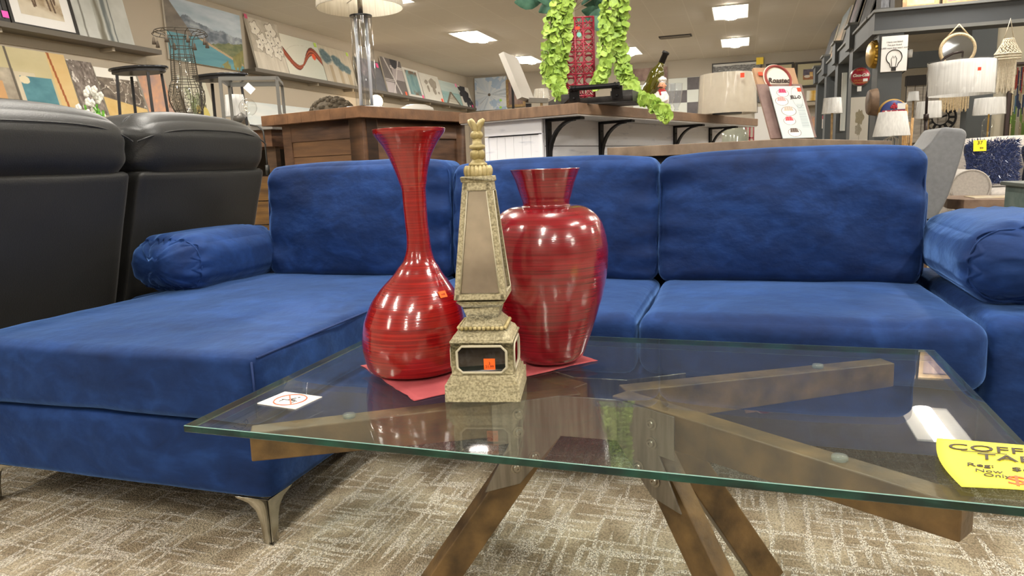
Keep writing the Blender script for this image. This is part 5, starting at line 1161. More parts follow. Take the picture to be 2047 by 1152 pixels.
# ---------------------------------------------------------------- tin sign on the low counter
s0, s1 = P(1533, 276, y=3.42), P(1630, 276, y=3.42); w_ = s1.x-s0.x; 
kk = depth(s0)/FPX; zt = ZV(1555, 140, (s0.x, 3.55)); hh = (zt-LZ)
pb = thing('wood_poster_board', 'brown wooden board with round red-ringed emblem standing on the low counter', 'sign', (s0.x+w_/2+.01, 3.42, LZ+.010), R(34), rx=-R(25))
kr = mat('kraft_board', 'a17f62', .7, c2='b08e6e', scale=12); kd = mat('board_plum', '6f5852', .7, c2='86706a', scale=16)
hb_ = hh/math.cos(R(25)); wb_ = .215
MB().box(-wb_/2, wb_/2, 0, .014, 0, hb_).build('board', kr, pb); MB().box(-wb_/2-.01, wb_/2+.01, -.006, -.0005, 0, hb_*.755).build('lower_panel', kd, pb)
em = MB(); em.prism([(.074*math.cos(2*math.pi*i/36), .074*math.sin(2*math.pi*i/36)) for i in range(36)], 0, .002); o = em.build('emblem', mat('emblem_cream', 'e4d8c8', .6), pb); o.rotation_euler = (R(90), 0, 0); o.location = (0, -.0035, hb_*.83)
o = MB().tube([(.064*math.cos(2*math.pi*i/40), .064*math.sin(2*math.pi*i/40), .003) for i in range(40)], .006, 6, closed=True).build('emblem_ring', mat('emblem_red', '8c3a34', .6), pb); o.rotation_euler = (R(90), 0, 0); o.location = (0, -.0055, hb_*.83)
text('Roasted', .035, mat('emblem_black', '3a2c28', .7), pb, (0, -.009, hb_*.80), (R(90), 0, 0), shear=.3, bold=.001, name='lettering')
MB().box(-.010, .010, -.0095, -.0065, -.008, .008).build('price_tag', mat('tag_red', 'ff4a2a', .6), pb, loc=(-.085, 0, hb_*.9))
th_ = .72*hb_; w2 = .160
tin = thing('tin_sign', 'pale blue tin sign printed with moulded jelly desserts, leaning on the brown board', 'sign', (s0.x+w_/2+.030, 3.390, LZ+.010), R(34), rx=-R(25))
def f_jello(u, v):
    c = lerp(C('bcc8cc'), C('d3d8d2'), v)
    for cu, cv_, r, h in ((.38, .90, .13, 'b2305a'), (.28, .74, .14, 'e0908c'), (.42, .55, .16, 'b8a898'), (.36, .36, .13, 'd2404a'), (.42, .14, .14, '5a4a42')):
        c = np.where((blob(u, v, cu, cv_-.035, r*1.35, 2.6) < 1)[..., None], C('efe9e2'), c); c = np.where((blob(u, v, cu, cv_-.035, r*1.35, 2.6) < 1.12)[..., None] & (blob(u, v, cu, cv_-.035, r*1.35, 2.6) > 1)[..., None], C('8c8480'), c)
        c = np.where(((np.abs(u-cu) < r*(1-.9*(v-cv_+.02)/.1*.5)) & (v > cv_-.03) & (v < cv_+.05))[..., None], lerp(C(h), C(h)*.6+.4, ((np.sin(u*90) > .3)*.5)), c)
    c = np.where(((np.abs(blob(u, v, .80, .78, .16, .8)-1) < .04))[..., None], C('9aa0a4'), c)
    c = np.where(((u > .72) & (u < .95) & (v < .66) & (v > .2) & (np.sin(v*260) > .2))[..., None], C('9aa6ac'), c); return c
MB().box(-w2/2, w2/2, 0, .003, 0, th_).build('plate', mat('tin_back', '9aa0a0', .5), tin); paint_face(w2, th_, f_jello, PG, tin, (0, -.0008, 0), 120)
text('JELL-O', .021, mat('emblem_black', '3a2c28'), tin, (.040, -.0025, th_*.78), (R(90), 0, 0), bold=.0006, sx=.9); MB().box(-.009, .009, -.003, -.001, -.009, .009).build('price_tag', mat('tag_red', 'ff4a2a', .6), tin, loc=(w2/2-.01, 0, th_*.93))
MB().tube([(-.02, .02, 0), (-.06, .06, 0), (-.06, .08, .1)], .002, 6).build('easel_wire', iron, tin)
# white boxes, red lantern seen below the shade
a, b_ = P(1508, 280, y=6.4), P(1545, 212, y=6.4); tag(MB().box(0, b_.x-a.x, 0, .25, -a.z, b_.z-a.z).build('white_pedestal', mat('pedestal_white', 'e4e2de', .6), loc=a), 'plain white pedestal behind the low counter, left of the tin sign', 'pedestal')
a, b_ = P(1483, 275, y=7.3), P(1507, 246, y=7.3); t = thing('red_lattice_frame', 'dark red lattice frame glimpsed under the white bar end', 'frame', (a.x, a.y, 0)); m = MB(); w_ = b_.x-a.x
for i in range(4): m.box(w_*i/3-.006, w_*i/3+.006, 0, .012, 0, b_.z)
for i in range(10): m.box(0, w_, 0, .012, b_.z*i/9-.012, b_.z*i/9)
m.build('lattice', redl, t)

# ================================================================ GREY DISPLAY SHELVING ON THE RIGHT
HY, HX = 9.9, 1.50; dg = mat('charcoal_paint', '4b4f52', .6); dgd = mat('charcoal_face', '44474b', .6); lipm = mat('charcoal_light', '6d6e6c', .6)
gon = thing('display_shelving', 'tall charcoal grey display shelving with posts and a deep header ledge, right of centre', 'display shelving', (HX, HY, 0))
zb_, zt_ = 2.29, 2.55; RL = 7.4
MB().box(0, RL, .02, .45, zb_, zt_-.03).build('header', dgd, gon); MB().box(-.02, RL, -.03, .47, zt_-.03, zt_).build('header_ledge', lipm, gon); MB().box(-.01, RL, 0, .03, zb_-.02, zb_+.02).build('header_trim', lipm, gon)
posts = [(0.02, .30, 0)]
MB().box(.06, .33, .03, .42, 0, zb_).build('post', dg, gon)
bays = [(1.25, 0), (2.85, 0), (4.75, 0)]
yy = 0
for i, (yo, _) in enumerate(((.45, 0), (2.14, 0), (3.83, 0), (5.52, 0))):
    y1_ = yo+1.25
    MB().box(0, .30, yo, y1_, zb_+(.0 if i % 2 == 0 else .03), zt_-.03).build('header', dg, gon); MB().box(-.03, .32, yo, y1_, zt_-.03, zt_).build('header_ledge', lipm, gon)
    MB().box(-.06, .30, y1_, y1_+.42, zb_+.06, zt_+.12).build('header', dg, gon); MB().box(-.09, .32, y1_, y1_+.44, zt_+.12, zt_+.15).build('header_ledge', lipm, gon)
    MB().box(-.0, .30, y1_+.05, y1_+.40, 0, zb_+.06).build('post', dg, gon)
def on_post(name, label, cat, u0, u1, v0, v1, yy): 
    a, b_ = P(u0, v1, y=yy), P(u1, v0, y=yy); return a, b_
FY = HY+.03-.003
a, b_ = P(1759, 145, y=FY), P(1815, 70, y=FY)
qs = thing('quote_canvas', 'white canvas with a light bulb drawing and failure quote hung on the charcoal post', 'wall sign', ((a.x+b_.x)/2, FY, a.z)); w_, h_ = b_.x-a.x, b_.z-a.z
MB().box(-w_/2, w_/2, -.03, 0, 0, h_).build('canvas', mat('quote_white', 'ecebe8', .7), qs)
for i, s in enumerate(('I have not failed.', "I've just found", "10,000 ways that won't work.")): text(s, .027, ink, qs, (0, -.032, h_*(.83-.085*i)), (R(90), 0, 0))
m = MB(); cb = Vector((0, -.032, h_*.40)); r_ = .085
m.tube([cb+Vector((r_*math.cos(a_), 0, r_*math.sin(a_))) for a_ in np.linspace(-.95, 4.09, 24)], .005, 5)
m.tube([cb+Vector((r_*math.cos(-.95), 0, r_*math.sin(-.95))), cb+Vector((.035, 0, -.115)), cb+Vector((-.035, 0, -.115)), cb+Vector((r_*math.cos(4.09), 0, r_*math.sin(4.09)))], .005, 5); m.bar(cb+Vector((0, 0, -.12)), cb+Vector((0, 0, -.16)), .05, .008)
m.tube([cb+Vector((-.02, 0, -.11)), cb+Vector((-.03, 0, -.02)), cb+Vector((-.012, 0, .015)), cb+Vector((0, 0, -.01)), cb+Vector((.012, 0, .015)), cb+Vector((.03, 0, -.02)), cb+Vector((.02, 0, -.11))], .003, 5); m.build('bulb_drawing', ink, qs)
def disc(name, label, cat, u, v, r_px, yy, nx, m, depth_=.05, crimp=False, rimm_=None, x=None):
    """round sign; nx: facing angle about z (0 faces the camera side -y, -90 faces -x)"""
    c = P(u, v, y=yy) if x is None else P(u, v, x=x); kk = depth(c)/FPX; r_ = r_px*kk; t = thing(name, label, cat, c, nx)
    pts = []
    for i in range(84): a = 2*math.pi*i/84; rr = r_*(1+(.035*math.cos(21*a) if crimp else 0)); pts.append((rr*math.cos(a), rr*math.sin(a)))
    o = MB().prism([(x_*.9, y_*.9) for x_, y_ in pts], 0, depth_, top=pts).build('rim', rimm_ or m, t); o.rotation_euler = (R(-90), 0, 0); o.rotation_euler = (R(-90), 0, 0)
    o2 = MB().lathe([(r_*.89, 0), (r_*.84, .012), (.001, .016)], seg=40).build('face', m, t, smooth=True); o2.rotation_euler = (R(90), 0, 0)
    return t, r_
gc = mat('cap_gold', 'b5903c', .3, .8); cok = mat('sign_red_enamel', 'b01f38', .35, coat=.4); cream = mat('lettering_cream', 'f2ece2', .6); ygold = mat('lettering_gold', 'd9a860', .6)
t, r_ = disc('round_sign', 'round red enamel cola button sign with cream script on the second charcoal post', 'wall sign', 1720, 153, 19.5, 11.60, 0, cok, .03, rimm_=mat('sign_edge', '8f8a86', .4, .5))
text('DRINK', r_*.26, ygold, t, (0, -.022, r_*.62), (R(90), 0, 0)); text('Coca-Cola', r_*.38, cream, t, (0, -.024, r_*.10), (R(90), 0, 0), shear=.35, bold=.003, space=.92); text('DELICIOUS', r_*.24, ygold, t, (-.04*r_, -.022, -r_*.38), (R(90), 0, 0)); text('REFRESHING', r_*.24, ygold, t, (0, -.022, -r_*.64), (R(90), 0, 0)); MB().box(-.03, .03, -.001, .001, -.02, .02).build('price_tag', mat('white_tag', 'f0f0ee'), t, loc=(r_*.45, -.024, -r_*.38)); MB().box(-.028, .028, -.001, .001, -.035, .035).build('hang_tag', mat('white_tag', 'f0f0ee'), t, loc=(-r_*.05, .0, -r_*1.22))
t, r_ = disc('bottle_cap_sign', 'gold crimped bottle cap sign seen side-on on the left face of the charcoal post', 'wall sign', 1741, 109, 27, 0, R(-78), gc, .055, True, x=HX+.004)
t, r_ = disc('barrel_end_sign', 'dark brown barrel end sign seen side-on below the gold bottle cap', 'wall sign', 1737, 205, 27, 0, R(-86), mat('barrel_brown', '5a4636', .6, c2='77604c', scale=12), .08, x=HX-.021)
bx = P(1784, 222, y=HY-.02)
t, r_ = disc('round_beer_sign', 'round blue sign with gold rim half hidden behind the small pleated lamp shade', 'wall sign', 1786, 226, 28, HY-.03, 0, mat('beer_blue', '2c3c78', .4, coat=.3), .05, rimm_=mat('rope_gold', 'c09a56', .5))
o = MB().box(-r_*.75, r_*.75, -.002, .0, -r_*.12, r_*.12).build('red_band', mat('band_red', 'b03a4a', .5), t, loc=(0, -.019, r_*.08)); text('Budweiser', r_*.27, cream, t, (-r_*.05, -.024, r_*.06), (R(90), 0, 0), shear=.3, bold=.003); m = MB(); [m.ball((r_*x_, -.02, r_*z_), r_*.09, 8, 6, sc=(1, .3, 1)) for x_, z_ in ((0, .62), (-.1, .5), (.1, .5), (0, .45), (-.16, .4), (.16, .4), (0, .34))]; m.build('crest', cok, t); MB().box(-.05, .05, -.001, .001, -.035, .035).build('price_tag', mat('white_tag', 'f0f0ee'), t, loc=(r_*.5, -.022, r_*.45))
def flat(label, u0, u1, v0, v1, yy, fn, name='canvas_painting', **k_):
    a, b_ = P(u0, v1, y=yy), P(u1, v0, y=yy); return picture(label, ((a.x+b_.x)/2, yy, a.z), b_.x-a.x, b_.z-a.z, fn, name=name, **k_)
flat('tall pale canvas of poppy seed heads leaning on the second charcoal post', 1698, 1738, 193, 285, 11.56, f_poppy, n=110)
flat('white canvas edge standing beside the poppy canvas', 1679, 1694, 145, 262, 13.28, f_pale)
flat('white notice with a red heading on a far charcoal post', 1643, 1667, 230, 257, 16.68, lambda u, v: np.where((v > .72)[..., None], C('c0405a'), cv(u, 'e4dcda')), name='notice', cat='notice')
flat('blue card stuck on the far charcoal post above the notice', 1645, 1650, 203, 226, 16.68, lambda u, v: lerp(C('3f7fb0'), C('d8e0e4'), v), name='card', cat='card')
flat('slim white print on the third charcoal post', 1668, 1678, 155, 197, 14.98, f_orange)
# pictures on top of the header
for u0, u1, v0, v1, yy, fn, lb, fr_c in ((1752, 1792, -60, 14, 10.12, f_dark, 'dark framed picture on top of the header, nearest the corner', black), (1804, 1882, -62, 8, 10.12, f_branches, 'light wood framed landscape on top of the header', gold), (1884, 1965, -66, 2, 10.12, f_redbrown, 'second light wood framed landscape on top of the header, right', gold)):
    a, b_ = P(u0, v1, y=yy), P(u1, v0, y=yy); picture(lb, ((a.x+b_.x)/2, yy, zt_+.001), b_.x-a.x, b_.z-zt_, fn, frame=fr_c, fw=.05, name='framed_print', tilt=R(5))
def side_pic(lb, y0, y1, h, fn, z=zt_, frame=None, lean_=15, x=HX+.02, **k_):
    """leans back towards +x on the side ledge, its face turned to the aisle (-x)"""
    return picture(lb, (x, (y0+y1)/2, z+.002), y1-y0, h, fn, rz=-R(90), tilt=R(lean_), frame=frame, fw=.04, **k_)
side_pic('black framed picture leaning on the side ledge, nearest of the row', 10.42, 11.5, .85, f_dark, frame=black, name='framed_print')
side_pic('black framed dark print leaning second in the side ledge row', 12.12, 13.2, .80, f_greyflower, frame=black, name='framed_print')
side_pic('canvas of a sunset shore leaning in the side ledge row', 13.8, 14.9, .80, f_sunset)
side_pic('grey canvas leaning at the far end of the side ledge row', 15.5, 16.6, .78, f_dark)
# ---------------------------------------------------------------- lamps round the shelving
drum_lamp('table_lamp', 'small white pleated cone shade lamp in front of the round blue sign', 1783, 224, 272, 25, 34, 7.6, floorz=.62, shade=whs, style='wires', basem=mat('silver_wire', 'b0aca6', .3, .8))
drum_lamp('table_lamp', 'white plastic wrapped drum shade lamp before the third charcoal post', 1664, 196, 227, 16, 19, 9.0, floorz=.5, shade=whs, wrap=True, basem=gold)
arcq = P(1849, 290, y=6.6)
arc = thing('arc_floor_lamp', 'dark arching floor lamp with big white drum shade wrapped in plastic', 'floor lamp', (arcq.x, arcq.y, 0)); brz = mat('dark_bronze', '352c2a', .4, .6); kk = depth(arcq)/FPX
def ap(u, v): p_ = P(u, v, y=6.6); return Vector((p_.x-arcq.x, 0, p_.z))
MB().tube([ap(1849, 290)*1 if False else Vector((0, 0, .03)), ap(1849, 290), ap(1851, 232)], .014, 10).build('pole', brz, arc, smooth=True)
MB().tube([ap(1851, 236), ap(1853, 190), ap(1859, 155), ap(1872, 132), ap(1890, 115), ap(1905, 107), ap(1925, 103)], .010, 10).build('arm', brz, arc, smooth=True); MB().tube([ap(1851, 240), ap(1851.3, 228)], .02, 10).build('joint', brz, arc, smooth=True)
MB().lathe([(.17, 0), (.17, .02), (.03, .035)], seg=28).build('base', brz, arc, smooth=True, auto=40); MB().tube([ap(1925, 103), ap(1923, 124)], .007, 8).build('drop_rod', brz, arc)
c = ap(1921, 157); zt, zb2 = ap(1921, 124).z, ap(1921, 190).z
MB().lathe([(57*kk, zb2), (56*kk, zt), (55*kk, zt), (56*kk, zb2)], (c.x, 0, 0), 48, cap=False).build('shade', whs, arc, smooth=True)
vs = []; nn = 90
m = MB()
for j in range(7):
    for i in range(nn): rr = 57.5*kk+.012*mn.noise(Vector((i*.6, j*.7, 3))); vs.append((c.x+rr*math.cos(6.2832*i/nn), rr*math.sin(6.2832*i/nn), zb2-.01+(zt-zb2+.02)*j/6))
m.add(vs, [(j*nn+i, j*nn+(i+1) % nn, (j+1)*nn+(i+1) % nn, (j+1)*nn+i) for j in range(6) for i in range(nn)]); m.build('plastic_wrap', glass_mat('plastic_film'), arc, smooth=True)
MB().box(-.011, .011, -.001, .001, -.012, .012).build('price_tag', mat('tag_red', 'ff4a2a', .6), arc, loc=(ap(1938, 145).x, -57*kk-.02, ap(1938, 145).z))
# hanging mirror and macrame
hm = P(1914, 100, y=HY-.10); kk = depth(hm)/FPX; mir = thing('hanging_mirror', 'round mirror in a rope frame with long fringe hanging from the header', 'mirror', hm); ropem = mat('rope_cream', 'cdbb9a', .85, c2='b39f7c', scale=60)
o = MB().lathe([(.001, 0), (27*kk, 0)], seg=40, cap=False).build('mirror_glass', mat('mirror_silver', 'b8c2d0', .03, 1), mir); o.rotation_euler = (R(90), 0, 0); o.location = (0, -.015, 0)
MB().tube([(30*kk*math.cos(a), 0, 30*kk*math.sin(a)) for a in np.linspace(0, 6.2832, 41)[:-1]], 3.6*kk, 8, closed=True).build('rope_frame', ropem, mir, smooth=True)
MB().tube([(-22*kk, 0, 24*kk), (0, .0, 49*kk), (0, .09, 50*kk), (0, .0, 49*kk), (18*kk, 0, 27*kk)], 1.3*kk, 6).build('hanger', ropem, mir, smooth=True)
m = MB()
for i in range(34): x = (-26+52*i/33)*kk; m.tube([(x, 0, -math.sqrt(max(0, (30*kk)**2-x*x))), (x+.004*math.sin(i*2.2), 0, -118*kk-.02*math.sin(i*1.3))], .9*kk, 4)
m.build('fringe', ropem, mir)
mc = P(2017, 78, y=HY-.10); mac = thing('macrame_hanging', 'cream macrame lantern with long fringe hanging from the header at far right', 'wall hanging', mc); cot = mat('cotton_cream', 'dcd2bd', .9, c2='c6baa2', scale=50)
MB().tube([(-8*kk, 0, 0), (0, 0, 38*kk), (8*kk, 0, 0)], 1.2*kk, 6).build('hanger', cot, mac, smooth=True)
m = MB(); n = 16
def mp_(i, z): r_ = (9+14*min(1, z/28)**1.3)*kk; a = 6.2832*i/n; return Vector((r_*math.cos(a), r_*math.sin(a)*.6, -z*kk))
for i in range(n):
    for j in range(5): z0, z1 = 28*j/5, 28*(j+1)/5; m.tube([mp_(i, z0), mp_(i+(.5 if j % 2 else -.5)+(.5 if j % 2 else 0), z1)], .9*kk, 4); m.tube([mp_(i, z0), mp_(i+.5, z1)], .9*kk, 4)
for z in (0, 28, 33, 38): m.tube([mp_(i, min(z, 28))*1 + Vector((0, 0, -max(0, z-28)*kk)) for i in range(n)], 1.1*kk, 4, closed=True)
m.build('knotted_net', cot, mac)
m = MB()
for i in range(44): a = 6.2832*i/44; r_ = 15*kk; m.tube([(r_*math.cos(a), r_*.6*math.sin(a), -36*kk), (r_*.95*math.cos(a)+.004*math.sin(i*5), r_*.5*math.sin(a), (-98-6*math.sin(i*2.7))*kk)], .8*kk, 4)
m.build('fringe', cot, mac)
# partition walls and feature wall at right
wx = P(1965, 200, y=11.8)
struct('wall_partition', MB().box(P(1975, 200, y=12.2).x, XR, 12.2, 12.35, 0, ZC), mat('beige_partition', 'b8b09c', .85))
struct('wall_accent', MB().box(P(1936, 200, y=12.0).x, P(1978, 200, y=12.2).x, 12.05, 12.35, 0, 2.75), mat('charcoal_wall', '4c5052', .7))
struct('wall_accent_top', MB().box(P(1812, 200, y=13.4).x, P(1950, 200, y=13.4).x, 13.4, 13.5, ZV(1880, 132, P(1880, 132, y=13.4)), ZV(1880, 100, P(1880, 100, y=13.4))), dg)
a, b_ = P(1806, 300, y=13.6), P(1930, 165, y=13.6)
pw = thing('feature_panel', 'weathered white plank display panel behind the arc lamp', 'display panel', (a.x, a.y, 0)); w_ = b_.x-a.x; wwp = mat('whitewashed_plank', 'a89f94', .7, c2='cdc6bc', scale=4, stretch=(1, 1, 6))
for i in range(7): MB().box(w_*i/7+.004, w_*(i+1)/7-.004, 0, .03, 1.0, b_.z).build('plank', wwp, pw)
rs = random.Random(5); z_ = 0; stn = [mat('stone_a', '8f8574', .8), mat('stone_b', '746b5c', .8), mat('stone_c', 'a79c88', .8), mat('stone_d', '5e574c', .8)]
st_ = MB()
while z_ < 1.0:
    x_ = 0; h_ = rs.uniform(.04, .08)
    while x_ < w_: l_ = min(rs.uniform(.15, .45), w_-x_); st_.box(x_, x_+l_-.005, -rs.uniform(0, .03), .03, z_, min(1.0, z_+h_)-.004, mi=rs.randint(0, 3)); x_ += l_
    z_ += h_
st_.build('stacked_stone', stn, pw)
MB().box(0, w_, .03, .08, 0, b_.z).build('backing', dgd, pw); MB().box(-.02, w_+.02, -.06, .08, b_.z, b_.z+.16).build('top_rail', mat('rail_black', '2a2624', .6), pw)
ck = P(1880, 235, y=13.5); kk = depth(ck)/FPX; clk = thing('wall_clock', 'big dark iron skeleton clock half hidden behind lamp shades on the plank panel', 'clock', ck)
m = MB(); m.tube([(27*kk*math.cos(a), 0, 27*kk*math.sin(a)) for a in np.linspace(0, 6.2832, 41)[:-1]], .018, 6, closed=True); m.tube([(15*kk*math.cos(a), 0, 15*kk*math.sin(a)) for a in np.linspace(0, 6.2832, 31)[:-1]], .012, 6, closed=True); m.build('rings', iron, clk, smooth=True)
m = MB(); [m.bar((16*kk*math.cos(a), 0, 16*kk*math.sin(a)), (26*kk*math.cos(a), 0, 26*kk*math.sin(a)), .02, .04) for a in np.linspace(0, 6.2832, 13)[:-1]]; m.build('numerals', iron, clk)
m = MB(); m.bar((0, -.02, 0), (-8*kk, -.02, 9*kk), .01, .03); m.bar((0, -.02, 0), (11*kk, -.02, 4*kk), .01, .03); m.build('hands', iron, clk)
drum_lamp('table_lamp', 'white drum shade lamp left of the arc lamp pole on a far table', 1857, 203, 236, 21, 23, 8.4, floorz=.55, shade=whs, style='glass', basem=gold, wrap=True)
drum_lamp('table_lamp', 'white drum shade lamp with clear glass body and brass foot against the beige wall', 1978, 196, 229, 26, 28, 8.2, floorz=.74, shade=whs, style='glass', basem=mat('brass', 'b8964e', .25, .9), wrap=True)
drum_lamp('table_lamp', 'small square white shade lamp against the plank panel', 1826, 183, 202, 9, 11, 12.6, floorz=.6, shade=whs, style='tube', basem=gold, seg=4)
def stand_table(label, u, yy, z, w, d_=.4, m=wood_dk, name='console_table'):
    c = P(u, 300, y=yy); t = thing(name, label, 'table', (c.x, c.y, 0)); MB().box(-w/2, w/2, -d_/2, d_/2, z-.035, z).build('top', m, t, bevel=.003)
    for sx in (-1, 1):
        for sy in (-1, 1): MB().box(sx*(w/2-.03)-.02, sx*(w/2-.03)+.02, sy*(d_/2-.03)-.02, sy*(d_/2-.03)+.02, 0, z-.035).build('leg', m, t)
    return t
stand_table('small dark table under the cone shade lamp', 1783, 7.6, .62, .5); stand_table('small wooden table under the lamp left of the arc lamp pole', 1857, 8.4, .55, .45)
stand_table('wooden sofa table behind the beige sofa carrying the brass foot lamp', 2003, 8.2, .74, .62); stand_table('small dark table before the third charcoal post', 1664, 9.0, .5, .4); stand_table('small table at the foot of the plank panel', 1826, 12.6, .6, .4)
bp_ = P(1940, 281, y=8.15); t = thing('wicker_basket', 'small pinkish handled basket behind the beige sofa', 'basket', (bp_.x, bp_.y, .741)); MB().lathe([(.05, 0), (.07, .05), (.068, .055), (.045, .005)], seg=20).build('bowl', mat('basket_pink', 'b98a72', .8), t, smooth=True); MB().tube([(.065*math.cos(a), 0, .05+.06*math.sin(a)) for a in np.linspace(0, math.pi, 12)], .005, 6).build('handle', MATS['basket_pink'], t, smooth=True)
# bead-like wall art
a, b_ = P(2012, 276, y=12.1), P(2085, 125, y=12.1); wa = thing('wall_art', 'tall framed wall art of coloured vertical rods on the beige wall', 'wall art', (a.x, 12.17, a.z)); w_, h_ = b_.x-a.x, b_.z-a.z
MB().box(0, w_, 0, .02, 0, h_).build('backing', mat('art_back', '8f8676', .8), wa)
m = MB(); m.box(-.02, .02, -.05, .02, -.02, h_+.02); m.box(w_-.02, w_+.02, -.05, .02, -.02, h_+.02); m.box(.02, w_-.02, -.05, .02, h_-.0, h_+.03); m.box(.02, w_-.02, -.05, .02, -.02, .01); m.build('frame', mat('art_frame', '3a2a28', .5), wa)
cols = [mat('rod_'+c_2, c_2, .5) for c_2 in ('9c3a2c', 'a89878', '2c3550', '6f8a3c', 'b8b09c', '4f7088')]; m = MB(); rs = random.Random(12)
for i in range(18):
    z_ = .02
    while z_ < h_-.05: l_ = rs.uniform(.08, .3); f_ = z_/h_; mi = rs.choice([3, 3, 1, 4]) if f_ < .25 else rs.choice([2, 5, 4, 1]) if f_ < .5 else rs.choice([0, 0, 1, 4, 2]); x = .05+i*(w_-.1)/17; m.box(x-.012, x+.012, -.04, -.015, z_, min(h_-.03, z_+l_)-.008, mi=mi); z_ += l_
m.build('rods', cols, wa)
# ================================================================ BEIGE SOFA GROUP
bs = P(1900, 400, y=5.9); o_ = P(1893, 345, y=5.75)
bsf = thing('beige_sofa', 'pale greige rolled arm sofa at the right edge with navy shag pillows', 'sofa', (P(1900, 345, y=5.7).x, 5.7, 0), R(-4)); gf = mat('greige_fabric', 'b5aea8', .9, c2='c4bdb6', scale=70, sheen=.3)
zar = ZV(1935, 340, (bsf.location.x+.2, 5.7)); zbk = ZV(1990, 276, P(1990, 276, y=6.4)); zse = ZV(2000, 378, P(2000, 378, y=5.8)); 
def bsp(mb, name, **k_): return mb.build(name, gf, bsf, smooth=True, **k_)
bsp(cushion(0, 2.1, .02, .95, .08, zse-.13, r=.04, n=12), 'base'); bsp(cushion(.24, 1.86, -.02, .75, zse-.14, zse, r=.05, puff=(0, .01, .015), n=18), 'seat_cushion')
bsp(cushion(.12, 2.0, .70, .98, .2, zbk, r=.10, puff=(0, .02, .02), n=20), 'backrest')
def rolled(x):
    n = 22; sec = [(x+.125+.12*math.cos(a), zar-.12+.12*math.sin(a)) for a in np.linspace(-.6, 3.6, n)]+[(x+.03, .08), (x+.22, .08)]
    m = MB(); vs = [(p_[0], yy, p_[1]) for yy in (0, .9) for p_ in sec]; N_ = len(sec); m.add(vs, [tuple(range(N_)), tuple(range(2*N_-1, N_-1, -1))]+[(i, (i+1) % N_, N_+(i+1) % N_, N_+i) for i in range(N_)]); o = m.build('arm', gf, bsf, bevel=.012)
    pi_ = MB().tube([(p_[0], -.004, p_[1]) for p_ in sec[:-2]], .006, 6).build('piping', gf, o, smooth=True)
rolled(0); rolled(1.86)
for x in (.08, 1.95): MB().lathe([(.025, 0), (.03, .08)], (x, .1, 0), 12).build('foot', wood_dk, bsf)
def shag(label, u0, u1, v0, v1, yy, seed, tagged=False):
    a, b_ = P(u0, v1, y=yy), P(u1, v0, y=yy); a.z = max(a.z, zse+.022); cx, cz_ = (a.x+b_.x)/2, (a.z+b_.z)/2; w, h = (b_.x-a.x)/2, (b_.z-a.z)/2; rs = random.Random(seed)
    t = thing('shag_pillow', label, 'pillow', (cx, yy, a.z), 0, 'navy shag pillows on the beige sofa'); zz = cz_-a.z
    o = cushion(-w*.93, w*.93, -.07, .07, .02, 2*h-.02, r=.06, puff=(0, .05, 0), n=14, fn=lambda w_, q, n_: w_+Vector((.03*q[0]*abs(q[2]), 0, .03*q[2]*abs(q[0])))).build('cushion', mat('navy_fabric', '1c2646', .8), t, smooth=True); t.rotation_euler = (-R(14), 0, R(rs.uniform(-6, 6)))
    m = MB()
    for i in range(3200):
        x, z_ = rs.uniform(-1, 1), rs.uniform(-1, 1); yb = -.075-.05*(1-x*x)*(1-z_*z_); p_ = Vector((x*w*.97, yb, zz+z_*h*.97)); d = Vector((rs.gauss(0, 1)+x*.8, -rs.random()*1.2, rs.gauss(0, 1)-.3+z_*.5)).normalized(); e = p_+d*rs.uniform(.018, .04); s_ = d.cross(Vector((0, 1, .3))).normalized()*.0022
        m.add([p_-s_, p_+s_, e+s_*.6, e-s_*.6], [(0, 1, 2, 3)], 0 if rs.random() > .05 else 1)
    m.build('shag_pile', [mat('navy_pile', '1f2b55', .45, c2='3a4a7c', scale=60, sheen=.3), mat('silver_tinsel', 'c9d0e4', .2, .8)], t)['kind'] = 'stuff'
    if tagged: 
        tg = MB().box(-.04, .04, -.002, 0, -.04, .04).build('price_tag', mat('tag_yellow', 'ffe81e', .6), t, loc=(-w*.62, -.15, zz+h*.66)); text('37', .035, ink, tg, (0, -.004, .02), (R(90), 0, 0)); text('99', .022, ink, tg, (.01, -.004, -.02), (R(90), 0, 0))
shag('navy blue shag pillow with yellow price tag on the beige sofa', 1928, 2036, 282, 382, 6.05, 3, True)
shag('second navy shag pillow at the right frame edge', 2046, 2126, 285, 380, 6.12, 5)
# side table in front
a = P(1905, 402, y=4.9); sd_ = thing('side_table', 'rustic wood topped side table on slanted dark metal legs before the beige sofa', 'side table', (a.x, 4.9, 0), R(-6)); zt = ZV(1935, 398, (a.x+.1, 4.9)); kk = depth(a)/FPX
MB().prism([(-.02, .06), (.05, -.05), (.62, -.05), (.62, .42), (-.02, .42)], zt-.06, zt).build('top', woodm('side_table_wood', '6d5546', '957c68', (2, 2, 2), 6, .5), sd_, bevel=.003)
for p0, p1 in (((.06, .02), (.03, .02)), ((.24, .0), (.10, .0)), ((.26, .0), (.34, .0)), ((.56, .0), (.50, .0)), ((.08, .38), (.05, .38)), ((.56, .38), (.52, .38))): MB().bar((*p0, zt-.06), (*p1, 0), .025, .02).build('leg', metal_bk, sd_)
MB().box(.22, .58, -.01, .01, zt-.085, zt-.06).build('rail', metal_bk, sd_)
tag(MB().box(0, .36, 0, .22, 0, .004).build('brochure', mat('glossy_paper', 'e6ddd0', .3, c2='c9b27a', scale=7), loc=(a.x+.12, 4.93, zt+.0008)), 'glossy brochure lying on the rustic side table', 'brochure')
